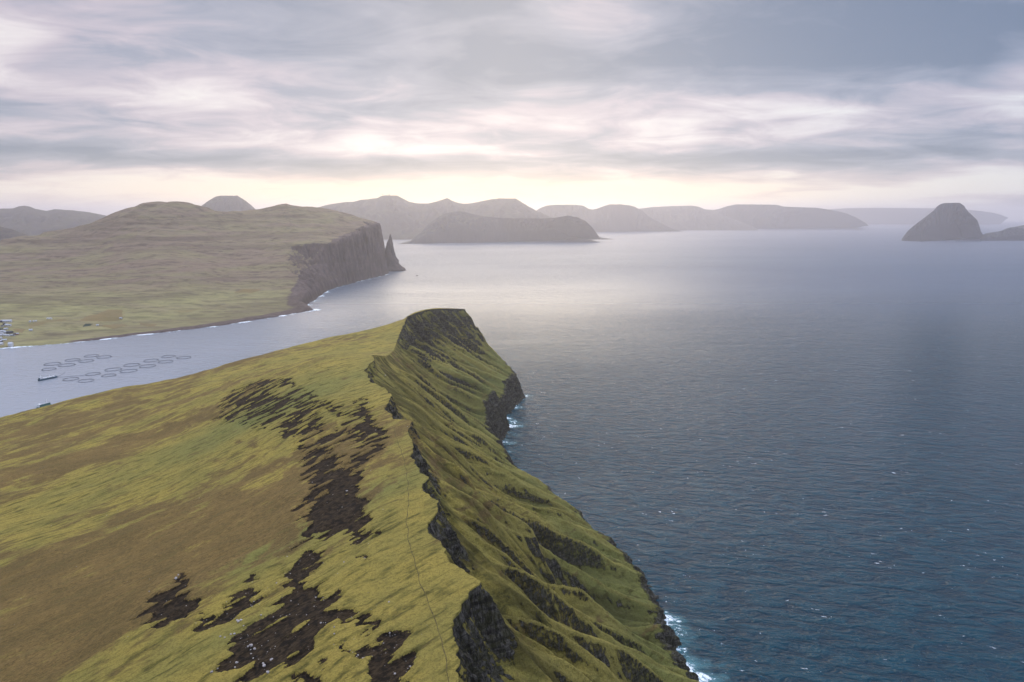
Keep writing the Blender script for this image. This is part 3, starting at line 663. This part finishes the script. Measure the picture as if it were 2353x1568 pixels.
range_mesh('mountain', [(1170,520),(1220,492),(1240,479),(1256,473),(1275,471),(1325,471),(1340,473),(1352,480),(1362,482),(1372,480),(1385,475),(1400,470),(1425,470),(1445,472),(1460,476),(1475,484),(1490,497),(1515,512),(1545,526),(1570,533)], 21500, 20500, 24000, M_DIST, 'hazy double topped mountain right of the dark long island', 105, nxr=300, front_px=[(1100,537),(1380,534),(1500,532),(1600,530)])
range_mesh('mountain', [(1400,520),(1440,490),(1470,480),(1500,476),(1540,474),(1590,473),(1605,475),(1618,481),(1640,483),(1680,500),(1730,520)], 25500, 23500, 28000, M_DIST, 'faint low mountain with a level top in the gap between two larger ones', 106, nxr=200)
range_mesh('mountain', [(1560,527),(1590,505),(1620,486),(1650,481),(1672,474),(1690,470),(1730,470),(1785,471),(1800,475),(1850,477),(1880,478),(1915,484),(1940,489),(1965,499),(1985,510),(1996,519)], 25500, 24500, 29000, M_DIST, 'long hazy flat topped mountain between the double topped one and the island', 107, nxr=260, front_px=[(1560,530),(1700,527.5),(1850,523.5),(1996,518.5)])
range_mesh('mountain', [(1840,500),(1900,482),(1940,479),(2010,478),(2080,478.5),(2150,479),(2210,481),(2250,485),(2280,489),(2300,494),(2310,498),(2318,501)], 38000, 36000, 41000, M_DIST, 'faintest long flat island on the horizon behind the pyramid island', 108, nxr=200, front_px=[(1840,514),(2000,511),(2150,507.5),(2318,501.8)])
range_mesh('island', [(930,562),(945,556),(962,540),(985,515),(1002,502),(1020,492),(1035,488),(1055,486),(1068,487),(1085,492),(1110,497),(1135,500),(1180,502),(1240,503),(1275,501),(1290,498),(1305,496),(1325,499),(1345,508),(1360,522),(1370,535),(1378,546),(1380,551)], 12900, 12250, 14600, M_ISLE, 'long dark grey island with a rounded left summit and surf at its foot', 109, nxr=420, nyr=90, cliff=.34, prof=.6, gull=.10, front_px=[(930,561),(1100,558.5),(1250,553.5),(1380,549)])

# pyramid island: green slope on the left, dark cliff towards us
isl = [(2072,550),(2078,541),(2086,531),(2100,519),(2116,507),(2132,495),(2146,484),(2152,476),(2160,470),(2168,467.5),(2180,466.5),(2205,466.5),(2211,470),(2216,474),(2219,480),(2228,490),(2238,499),(2246,507),(2250,518),(2254,532),(2259,540),(2261,548)]
range_mesh('island', isl, 13700, 13100, 15200, M_ISLE, 'steep dark pyramid shaped island with a blunt summit at the right', 110, nxr=260, nyr=110, cliff=.30, prof=.55, gull=.16, front_px=[(2070,550),(2120,554),(2160,555.5),(2210,553.5),(2262,548)])
range_mesh('spit', [(2255,543),(2262,537.5),(2275,535),(2290,533),(2300,531),(2312,526),(2322,523),(2336,522),(2350,525),(2370,530),(2400,541)], 13900, 13650, 14700, M_ISLE, 'low dark spit with a rounded hump trailing right from the pyramid island', 111, nxr=120, nyr=40, cliff=.35)
range_mesh('hill', [(2325,523),(2345,519),(2370,514),(2420,508),(2500,512),(2600,520)], 17500, 16500, 19000, M_DIST, 'pale hump behind the low spit at the right edge', 112, nxr=80, nyr=40)

# ------------------------------------------------------------------ surf
def foam_material():
    m, kk, out = new_mat('surf'); pos = kk.new('ShaderNodeNewGeometry').outputs['Position']
    a = kk.attr('foam'); s_ = kk.attr('scale'); t_ = kk.attr('tint')
    v = kk.new('ShaderNodeVectorMath', operation='SCALE'); kk.l.new(pos, v.inputs[0]); kk.l.new(s_, v.inputs['Scale'])
    n_ = kk.noise(v.outputs[0], 1.0, 7, .72, 1.2); n2 = kk.noise(v.outputs[0], .35, 4, .6, .5)
    f = kk.ss(kk.m('ADD', a, kk.m('ADD', kk.m('MULTIPLY', kk.m('SUBTRACT', n_, .5), 1.5), kk.m('MULTIPLY', kk.m('SUBTRACT', n2, .5), 1.0))), .50, .72)
    tq = kk.m('MULTIPLY', kk.ss(kk.m('ADD', t_, kk.m('MULTIPLY', kk.m('SUBTRACT', n2, .5), 1.2)), .3, .9), .62)
    alpha = kk.m('MAXIMUM', f, tq)
    b = kk.new('ShaderNodeBsdfPrincipled'); kk.l.new(kk.mix(f, (.10, .33, .36), (.74, .80, .82)), b.inputs['Base Color'])
    b.inputs['Roughness'].default_value = .6; kk.l.new(alpha, b.inputs['Alpha'])
    kk.l.new(b.outputs[0], out.inputs[0]); return m
M_FOAM = foam_material()
def foam_ribbon(line, inn, outw, strength, scale, tint, label, seed, step=6., patches=()):
    p = np.array(line)[:, :2]; L_ = np.concatenate([[0], np.cumsum(np.hypot(*np.diff(p, axis=0).T))])
    s = np.arange(0, L_[-1], step); x, y = np.interp(s, L_, p[:, 0]), np.interp(s, L_, p[:, 1])
    sm = np.ones(7)/7; x = np.convolve(np.pad(x, 3, mode='edge'), sm, 'valid'); y = np.convolve(np.pad(y, 3, mode='edge'), sm, 'valid')
    tx, ty = np.gradient(x), np.gradient(y); l_ = np.hypot(tx, ty)+1e-9; nx, ny = -ty/l_, tx/l_
    ncol = 26; q = np.linspace(0, 1, ncol)
    off = -inn + (inn+outw)*q**1.3
    X_ = x[:, None] + nx[:, None]*off[None]; Y_ = y[:, None] + ny[:, None]*off[None]
    loc = np.clip(.62 + fbm(s/(step*14), s*0, 4, seed)*1.0, .1, 1.3)
    for (c, wd, k_) in patches: loc = loc + k_*np.exp(-((s-c)/wd)**2)
    a = loc[:, None]*strength*(1-q[None])**1.1 - .15*q[None]
    tnt = tint*loc[:, None]*(1-q[None])**1.0
    edge = sst(q, 1.0, .8) if False else (1-sst(q, .75, 1.0)); a = a*edge[None] - .5*(1-edge[None]); tnt = tnt*edge[None]
    o = mesh_from('surf_foam', np.stack([X_, Y_, X_*0+.25+seed*.004], 2).reshape(-1, 3), grid_faces(len(s), ncol), M_FOAM, attrs={'foam': a, 'scale': a*0+scale, 'tint': tnt})
    return tag(o, label, kind='stuff')
wline = [(np.interp(y_, yr, xw)+2, y_) for y_ in np.arange(560, 1900, 6.)]
foam_ribbon(wline[::-1][3:], 16, 80, .88, .09, .85, 'white surf and turquoise water along the foot of the near sea cliff', 1, 4., patches=[(1890-600, 60, .55), (1890-720, 60, .15), (1890-1400, 60, .35), (1890-1560, 70, .45), (1890-1750, 60, .35), (1890-1030, 90, -.35)])
foam_ribbon([c for c in coast[::-1] if c[0] > -4000 and c[1] > 3300], 30, 110, 1.5, .028, .3, 'white surf below the cliffs of the far point', 2, 8.)
foam_ribbon([c for c in coast[::-1] if c[0] > -4000 and c[1] < 3650], 26, 60, 1.7, .05, .1, 'thin white surf line along the dark far shore', 3, 6.)
foam_ribbon([P(u, v)[:2] for u, v in [(1385,549.5),(1250,554),(1100,559),(930,561.5)]], 60, 120, 1.0, .010, .0, 'thin surf at the foot of the long dark island', 4, 30.)
foam_ribbon([P(u, v)[:2] for u, v in [(2353,541),(2300,544),(2264,548.5),(2210,554),(2160,556),(2120,554.5),(2068,550.5)]], 60, 130, 1.05, .010, .0, 'thin surf at the foot of the pyramid island', 5, 30.)
foam_ribbon([(sk[0]+40, sk[1]-8), (sk[0], sk[1]-16), (sk[0]-75, sk[1]-4)], 4, 16, .9, .06, .0, 'surf breaking around the tiny skerry', 6, 4.)

# ------------------------------------------------------------------ fish pens
M_PIPE = simple_mat('black_pipe', (.055, .068, .080), .6, .2, .5)
M_NET = simple_mat('net', (.05, .06, .07), .9, .2, .5)
def torus(name, r_, tr, z, mat, parent, n_=64, m_=6):
    V_ = [((r_+tr*math.cos(b))*math.cos(a), (r_+tr*math.cos(b))*math.sin(a), z+tr*math.sin(b)) for a in np.linspace(0, 2*math.pi, n_, endpoint=False) for b in np.linspace(0, 2*math.pi, m_, endpoint=False)]
    F_ = [(i*m_+j, ((i+1) % n_)*m_+j, ((i+1) % n_)*m_+(j+1) % m_, i*m_+(j+1) % m_) for i in range(n_) for j in range(m_)]
    return mesh_from(name, V_, F_, mat, parent=parent)
def cyl_between(bm_list, p0, p1, r_, n_=5):
    p0, p1 = Vector(p0), Vector(p1); d = (p1-p0).normalized(); a = d.orthogonal().normalized(); b = d.cross(a)
    base = len(bm_list[0])
    for p in (p0, p1):
        for i in range(n_):
            t = 2*math.pi*i/n_; bm_list[0].append(tuple(p + a*math.cos(t)*r_ + b*math.sin(t)*r_))
    for i in range(n_): bm_list[1].append((base+i, base+(i+1) % n_, base+n_+(i+1) % n_, base+n_+i))
def make_pen():
    root = empty('fish_pen', (0, 0, 0))
    torus('floating_collar', 25.5, .36, .35, M_PIPE, root); torus('floating_collar', 23.6, .22, .35, M_PIPE, root)
    torus('handrail', 23.8, .16, 1.6, M_PIPE, root)
    bl = ([], [])
    for i in range(32):
        a = 2*math.pi*i/32; cyl_between(bl, (25.4*math.cos(a), 25.4*math.sin(a), .4), (23.8*math.cos(a), 23.8*math.sin(a), 1.6), .14, 4)
    o = mesh_from('stanchion', bl[0], bl[1], M_PIPE, parent=root, smooth=False); o['kind'] = 'stuff'
    return root
def copy_tree(o, parent=None):
    c = o.copy(); col.objects.link(c)
    if parent: c.parent = parent
    for ch in o.children: copy_tree(ch, c)
    return c
def z5(x, y): return (x/3.9217)/1.0625, (740 + y/3.9217)/1.0625
pens = [ # zoom-pixel centre, scale, words
 ((503,586), 1.0, 'near left pen of the upper cluster, second row from the ship'), ((639,597), 1.0, 'pen at the near right of the upper cluster, touching its left neighbour'),
 ((696,547), .92, 'middle far pen of the upper cluster'), ((825,557), .95, 'middle near pen of the upper cluster'),
 ((877,508), .92, 'farthest pen of the upper cluster'), ((997,519), .93, 'rightmost pen of the upper cluster'),
 ((469,636), .82, 'small faint pen nearest the ship, set apart below the upper cluster'),
 ((1613,514), .93, 'farthest pen of the long lower cluster'), ((1760,525), .94, 'rightmost pen of the long lower cluster'),
 ((1447,553), .95, 'far row pen second from the far end'), ((1586,563), .95, 'near row pen second from the right end'),
 ((1263,595), .98, 'far row pen in the middle of the lower cluster'), ((1412,606), .98, 'near row pen in the middle of the lower cluster'),
 ((1086,639), 1.0, 'far row pen of the lower cluster, larger than the pen left of it'), ((1232,652), 1.0, 'near row pen of the lower cluster, above the hillside edge'),
 ((892,682), .84, 'smaller far pen where the feed line ends'), ((1042,695), .82, 'smaller near row pen left of the larger ones in the lower cluster'),
 ((678,731), .86, 'faint pen closest to the stern of the ship'), ((825,746), .86, 'dark pen nearest to the grassy slope')]
proto = None
for (c, s, words) in pens:
    x, y, _ = P(*z5(*c))
    o = proto if proto is None and False else None
    if proto is None: proto = make_pen(); o = proto
    else: o = copy_tree(proto)
    o.location = (x, y, 0); o.scale = (s*.97, s*.97, 1)
    tag(o, 'round pen: ' + words, 'fish pen', 'round floating fish pens in the inlet')
# feed lines from the ship to the pens
def tube(name, pts_, r_, mat):
    bl = ([], [])
    for a, b in zip(pts_[:-1], pts_[1:]): cyl_between(bl, a, b, r_, 6)
    return mesh_from(name, bl[0], bl[1], mat)
for pts5, lab in (([(545,712),(600,712),(680,703),(760,698),(825,690)], 'long thin floating feed line curving from the ship to the lower pens'), ([(545,708),(575,697),(600,680),(625,658)], 'short faint feed line running up from the bow of the ship')):
    tag(tube('feed_line', [(*P(*z5(*p))[:2], .3) for p in pts5], .45, M_PIPE), lab, 'feed line')

# ------------------------------------------------------------------ ships
M_HULL = simple_mat('hull_paint', (.020, .075, .110), .4, .15, .2); M_WHITE = simple_mat('white_paint', (.72, .74, .74), .5, .12, .3)
M_DECK = simple_mat('deck', (.30, .33, .34), .7, .3, .3); M_GLASS = simple_mat('dark_glass', (.02, .025, .03), .15, .1, .5); M_GREEN = simple_mat('green_paint', (.06, .16, .14), .5, .2, .3)
def hull_mesh(name, L_, B_, zk, zd, mat, parent, bow=.22, sheer=1.2):
    n_ = 22; V_ = []; 
    for i in range(n_+1):
        t = i/n_; x = (t-.5)*L_; f_ = 1.0
        if t > 1-bow: f_ = math.sqrt(max(0, 1-((t-(1-bow))/bow)**2))
        if t < .05: f_ = .82 + 3.6*t
        zt = zd + sheer*(abs(t-.45)*1.9)**2
        for (q, z, g) in ((-1, zt, 1), (-1, 0, .92), (-.6, zk, .8), (.6, zk, .8), (1, 0, .92), (1, zt, 1)):
            V_.append((x*(1 if z > 0 else .97), q*B_/2*max(f_, .02)*g, z))
    F_ = []
    for i in range(n_):
        for j in range(5): F_.append((i*6+j, i*6+j+1, (i+1)*6+j+1, (i+1)*6+j))
        F_.append((i*6+5, i*6, (i+1)*6, (i+1)*6+5))
    o = mesh_from(name, V_, F_, mat, smooth=False, parent=parent)
    return o
def box(name, c, s, mat, parent=None, taper=1.0):
    V_ = [(c[0]+sx_*s[0]/2*(taper if k_ else 1), c[1]+sy_*s[1]/2*(taper if k_ else 1), c[2]+(s[2] if k_ else 0)) for k_ in (0, 1) for sx_, sy_ in ((-1,-1),(1,-1),(1,1),(-1,1))]
    return mesh_from(name, V_, [(3,2,1,0),(4,5,6,7),(0,1,5,4),(1,2,6,5),(2,3,7,6),(3,0,4,7)], mat, smooth=False, parent=parent)
a_, b_ = P(*z5(362, 750)), P(*z5(545, 713))
Ls = math.hypot(b_[0]-a_[0], b_[1]-a_[1]); ang = math.atan2(b_[1]-a_[1], b_[0]-a_[0])
print('ship length', Ls)
sh = empty('supply_ship', ((a_[0]+b_[0])/2, (a_[1]+b_[1])/2, 0), ang + math.pi)
tag(sh, 'long dark hulled ship with white deck moored beside the fish pens', 'ship')
hull_mesh('hull', Ls, Ls*.17, -2, 4.2, M_HULL, sh)
box('deck', (-Ls*.03, 0, 4.3), (Ls*.80, Ls*.13, .5), M_DECK, sh)
sup = box('wheelhouse', (Ls*.34, 0, 4.8), (Ls*.13, Ls*.12, 5.5), M_WHITE, sh, .9)
box('window', (Ls*.34, 0, 8.6), (Ls*.127, Ls*.117, 1.0), M_GLASS, sup)
mast = box('mast', (Ls*.33, 0, 10.3), (.8, .8, 6), M_WHITE, sh, .5)
for i in range(5): box('hatch_cover', (Ls*(.20-.13*i), 0, 4.8), (Ls*.10, Ls*.095, 2.2), M_WHITE, sh)
cr = box('crane', (-Ls*.12, 0, 7.0), (1.4, 1.4, 5), M_WHITE, sh); box('funnel', (Ls*.42, 0, 4.8), (2.4, 3, 4.5), M_HULL, sh)
a_, b_ = P(*z5(366, 1001)), P(*z5(470, 972))
ang2 = math.atan2(b_[1]-a_[1], b_[0]-a_[0]); L2 = 36.
cxy = P(*z5(424, 994))
bg2 = empty('feed_barge', (cxy[0], cxy[1], 0), ang2)
tag(bg2, 'green and white feed barge half hidden behind the grassy slope', 'barge')
hull_mesh('hull', L2, 12, -2, 2.6, M_GREEN, bg2, bow=.08, sheer=.2)
hs = box('deckhouse', (-L2*.02, 0, 2.7), (L2*.8, 9, 5.5), M_GREEN, bg2); rf = box('roof', (-L2*.02, 0, 8.25), (L2*.82, 9.6, .5), M_DECK, bg2)
box('wheelhouse', (-L2*.34, 0, 2.8), (6, 8, 7.5), M_WHITE, bg2)
box('mast', (L2*.22, 0, 8.8), (.7, .7, 9), M_WHITE, bg2, .5)

# ------------------------------------------------------------------ village houses
def gable(L_, Wd, H_, Rr):
    V_ = [(-L_/2,-Wd/2,-4),(L_/2,-Wd/2,-4),(L_/2,Wd/2,-4),(-L_/2,Wd/2,-4),(-L_/2,-Wd/2,H_),(L_/2,-Wd/2,H_),(L_/2,Wd/2,H_),(-L_/2,Wd/2,H_),(-L_/2,0,H_+Rr),(L_/2,0,H_+Rr)]
    F4 = [(0,1,5,4),(2,3,7,6)]; return V_, F4
wall_cols = {'white': (.50,.50,.49), 'grey': (.36,.38,.40), 'dark': (.035,.04,.045), 'red': (.25,.05,.04), 'cream': (.55,.50,.38)}
roof_cols = {'grey': (.42,.44,.47), 'black': (.03,.032,.036), 'white': (.46,.48,.50), 'green': (.05,.08,.04)}
WM = {k_: simple_mat(k_+'_wall', c, .8, .15, .3) for k_, c in wall_cols.items()}; RM = {k_: simple_mat(k_+'_roof', c, .6, .2, .3) for k_, c in roof_cols.items()}
def house(u, v, L_, Wd, H_, wc_, rc_, rz, label, group=None, name='house', cat='house'):
    x, y, z = on_far(u, v); L_, Wd, H_ = L_*.82, Wd*.85, H_*.85
    root = empty(name, (x, y, z), rz); tag(root, label, cat, group)
    V_, _ = gable(L_, Wd, H_, Wd*.35)
    me = bpy.data.meshes.new('wall'); me.from_pydata(V_, [], [(0,1,5,4),(2,3,7,6),(1,2,6,9,5),(3,0,4,8,7)]); me.materials.append(WM[wc_])
    o = bpy.data.objects.new('wall', me); o.parent = root; col.objects.link(o)
    e = .5; Rr = Wd*.35; t_ = .35
    for sgn in (-1, 1):
        p = [(-L_/2-e, sgn*(Wd/2+e), H_-e*.7+.05), (L_/2+e, sgn*(Wd/2+e), H_-e*.7+.05), (L_/2+e, 0, H_+Rr+.05), (-L_/2-e, 0, H_+Rr+.05)]
        q = [(a, b, c+t_) for a, b, c in p]
        mesh_from('roof', p+q, [(0,1,2,3),(7,6,5,4),(0,4,5,1),(1,5,6,2),(2,6,7,3),(3,7,4,0)], RM[rc_], smooth=False, parent=root)
    for i in range(max(1, int(L_//7))):
        box('window', (-L_/2+3.5+7*i, -Wd/2-.06, 1.4), (1.6, .1, 1.5), M_GLASS, root)
    if L_ < 20: box('chimney', (L_*.2, 0, H_+Rr-.6), (.9, .9, 2.2), WM['grey'], root)
    return root
def z7(x, y): return (x/8.7125)/1.0625, (700 + y/8.7125)/1.0625
vill = [((170,752),34,14,6,'white','grey','long pale roofed hall at the top of the village by the left edge'),((60,745),16,10,5,'white','grey','pale house just left of the long hall'),((155,832),20,11,5,'white','white','white roofed house below the long hall'),
 ((95,812),12,8,5,'dark','black','dark little house left above the white roofed house'),((215,838),12,9,5,'white','grey','pale house right of the white roofed house'),((50,850),11,8,4,'grey','black','dark roofed house left below the white roofed house'),
 ((10,760),14,9,5,'dark','black','black roofed house at the frame edge beside the hall'),((130,912),18,9,4,'grey','grey','grey house alone between the upper and lower village'),((30,915),10,8,4,'dark','green','small turf roofed house at the left edge of the village'),
 ((20,970),18,10,5,'white','white','white house at the left frame edge, top of the lower village'),((80,968),15,9,5,'white','grey','white walled house near the top of the lower village'),((135,985),16,9,5,'white','grey','pale house left of the dark roofed barn'),
 ((200,992),22,12,6,'dark','black','broad black roofed barn in the lower village'),((245,985),14,9,5,'dark','black','smaller black house behind the broad barn'),((45,1010),13,9,4,'cream','grey','cream house in the middle of the lower village'),
 ((30,1048),18,10,5,'white','white','white house low at the left frame edge'),((100,1045),20,10,5,'white','white','widest white house of the lower village'),((165,1052),19,9,5,'white','grey','white house with grey roof right of the widest one'),
 ((262,1045),13,8,4,'grey','grey','grey house near the right end of the lower village'),((320,1020),11,8,4,'red','black','red walled house nearest the tan field'),((375,1018),10,8,4,'red','grey','red walled house at the right tip of the village'),
 ((300,1050),10,8,4,'white','black','small white house below the red ones'),((10,1108),17,9,5,'white','white','white house alone at the frame edge above the shore'),((90,1155),20,10,5,'cream','grey','cream building above the shore road'),
 ((15,1180),14,9,5,'dark','grey','dark shed at the left edge near the shore'),((12,1240),22,14,6,'white','white','white boathouse at the left frame edge by the water'),
 ((640,755),9,7,4,'white','white','leftmost of three tiny white sheds above the fields'),((715,750),7,6,4,'white','white','middle one of three tiny white sheds above the fields'),((768,742),7,6,4,'white','white','rightmost of three tiny white sheds above the fields'),
 ((1055,692),26,8,4,'cream','white','long low pale barn at the upper edge of the fields'),((655,940),15,9,5,'white','white','lone white farmhouse right of the village'),((2075,832),12,8,4,'white','white','small white farmhouse amid the green fields'),
 ((2500,690),14,9,4,'grey','grey','grey farm shed right of the big tan field')]
for i, (c, L_, Wd, H_, wc_, rc_, lab) in enumerate(vill):
    u, v = z7(*c) if c[0] < 2200 else (278, 732.5)
    house(u, v, L_, Wd, H_, wc_, rc_, R(random.choice([0, 8, 20, -12, 35, 70])), lab, 'buildings of the village and its farms')
house(*z7(232, 1262), 17, 15, 11, 'white', 'white', R(12), 'big square white building with dark side at the end of the shore road', name='warehouse', cat='building')
# masts on the far summit
for u, lab in ((880, 'left one of two tiny masts on the hazy summit'), (895, 'right one of two tiny masts on the hazy summit')):
    x, y, z = Q(u, 450.5, 17480)
    r_ = empty('summit_mast', (x, y, z-12), 0); tag(r_, lab, 'mast')
    box('tower', (0, 0, 0), (16, 16, 42), M_DECK, r_, .5); box('platform', (0, 0, 42), (34, 34, 14), M_DECK, r_)

# ------------------------------------------------------------------ stones lying on the peat
M_STONE = rock_material('pale_stone', (.20, .18, .165), (.42, .39, .36), .6, .15)
ico_v = []; import bmesh
bm = bmesh.new(); bmesh.ops.create_icosphere(bm, subdivisions=2, radius=1); bv = np.array([v.co[:] for v in bm.verts]); bf = np.array([[v.index for v in f.verts] for f in bm.faces]); bm.free()
bm = bmesh.new(); bmesh.ops.create_icosphere(bm, subdivisions=1, radius=1); cv_ = np.array([v.co[:] for v in bm.verts]); cf_ = np.array([[v.index for v in f.verts] for f in bm.faces]); bm.free()
def stone_shape(base, s):
    d = 1 + .35*fbm(base[:, 0]*1.3+s*3, base[:, 1]*1.3+base[:, 2], 3, 200+s)*1.8
    v = base*d[:, None]; return np.clip(v, -.85, .85)
stone_meshes = []
for i in range(6):
    V_ = stone_shape(bv, i)*[1, .8, .6]
    o = mesh_from('boulder', V_, bf, M_STONE, smooth=False); stone_meshes.append(o.data); bpy.data.objects.remove(o)
bould = [ # (u,v,size m, words)
 (352+2,1372,1.5,None)]
big_px = [((600+0)/1, 0, 0)]
def zc2(x, y): return (300 + x/2.6133)/1.0625, (1066 + y/2.6133)/1.0625
bl_list = [((340,920),1.7,'long grey boulder at the top of the leftmost peat scar'),((355,900),1.2,'boulder behind the long grey one above the leftmost scar'),((170,1010),.8,'flat stone in the grass left of the leftmost scar'),
 ((738,1190),1.5,'pale boulder in the middle of the long stone cluster'),((755,1180),1.1,'boulder touching the right side of the cluster centre'),((728,1175),.9,'upper left boulder of the long stone cluster'),((770,1210),.8,'lower right boulder of the long stone cluster'),
 ((712,1265),1.1,'boulder below the stone cluster on the peat'),((690,1270),.9,'boulder on the left below the stone cluster'),((622,1285),1.0,'boulder at the lower left of the stony ground'),((650,1290),.8,'boulder right beside the lower left one'),
 ((882,1140),.9,'stone on dark peat right of the cluster'),((818,1335),1.9,'largest pink grey boulder on the black peat'),((840,1350),1.4,'boulder leaning on the right of the largest one'),((800,1340),1.1,'boulder at the left foot of the largest one'),
 ((726,1438),1.3,'white boulder below left of the largest one'),((902,1462),1.6,'bright boulder at the lower edge of the peat'),((895,1450),1.0,'stone on top of the bright lower boulder'),((926,1527),1.5,'rounded pale boulder near the bottom of the picture'),
 ((568,1515),1.2,'lone white boulder in the grass at the bottom'),((605,1480),.7,'small stone above the lone white boulder'),((1735,1495),1.0,'white stone in the right hand peat scar'),((1350,1285),.8,'stone in the small peat patch at centre'),((1350,1250),.8,'stone at the far side of the small central patch'),
 ((1410,800),.8,'leftmost white stone in the ridge grass'),((1500,1390),.7,'stone at the rim of the small round scar'),((1702,1240),.8,'white stone in the grass above the right scar'),((1540,770),.7,'white stone in the ridge grass beside bare soil'),((920,1095),.7,'small pale stone by the middle scar'),((1230,1010),.8,'stone on the grass tongue between scars')]
for i, (c, s, lab) in enumerate(bl_list):
    x, y = place(*zc2(*c)); o = bpy.data.objects.new('boulder', stone_meshes[i % 6]); col.objects.link(o)
    o.location = (x, y, float(top_z(x, y)[0])+.25*s); s *= .68; o.scale = (s, s, s); o.rotation_euler = (rng.uniform(-.3, .3), rng.uniform(-.3, .3), rng.uniform(0, 6))
    tag(o, lab, 'boulder', 'pale boulders on the peat scars')
# countless small stones
VV, FF = [], []; nst = 0; b_ = 0
cand = []
for poly, n_ in zip(peat_w, [1500, 700, 120, 150, 260, 30, 10, 10, 10, 30, 20, 30]):
    a = np.array(poly); lo, hi = a.min(0)-8, a.max(0)+8
    cand.append(rng.uniform(lo, hi, (n_, 2)))
cand.append(np.stack([rng.uniform(-130, -30, 260), rng.uniform(255, 560, 260)], 1)); cand = np.vstack(cand)
cl = fbm(cand[:, 0]/11, cand[:, 1]/11, 3, 91); mk = peat_mask(cand[:, 0], cand[:, 1])
keep = ((mk > .3) | (rng.random(len(cand)) < .10)) & (cl + rng.normal(0, .18, len(cand)) > .02)
cand = cand[keep]; zz_ = top_z(cand[:, 0], cand[:, 1])
for (x, y), z in zip(cand, zz_):
    s = min(.75, .16*np.exp(rng.normal(0, .55)))*(1+.0006*y); v = stone_shape(cv_, int(rng.integers(0, 50)))*s*[1.2, .9, .6]; c_, s2 = math.cos(x*9), math.sin(x*9)
    v = np.stack([v[:, 0]*c_-v[:, 1]*s2, v[:, 0]*s2+v[:, 1]*c_, v[:, 2]], 1) + [x, y, z+.06]
    VV.append(v); FF.append(cf_+b_); b_ += len(v)
tag(mesh_from('scattered_stones', np.vstack(VV), np.vstack(FF), M_STONE, smooth=False), 'countless small pale stones strewn over the peat scars', kind='stuff')

# ------------------------------------------------------------------ haze
m, kk, out = new_mat('haze'); pv = kk.new('ShaderNodeVolumePrincipled')
pv.inputs['Color'].default_value = (.94, .93, 1.0, 1); pv.inputs['Density'].default_value = 3.5e-5; pv.inputs['Anisotropy'].default_value = .70
kk.l.new(pv.outputs[0], out.inputs['Volume'])
V_ = [(x, y, z) for z in (-60, 1180) for x, y in ((-47000, -7000), (47000, -7000), (47000, 61000), (-47000, 61000))]
hz = mesh_from('haze', V_, [(3,2,1,0),(4,5,6,7),(0,1,5,4),(1,2,6,5),(2,3,7,6),(3,0,4,7)], m, smooth=False)
tag(hz, 'thin pale sea haze filling the air over the whole scene', kind='stuff')
tris = sum(sum(len(p.vertices)-2 for p in o.data.polygons) if len(o.data.polygons) < 50000 else 2*len(o.data.polygons) for o in sc.objects if o.type == 'MESH')
print('triangles', tris, 'rows', NR)
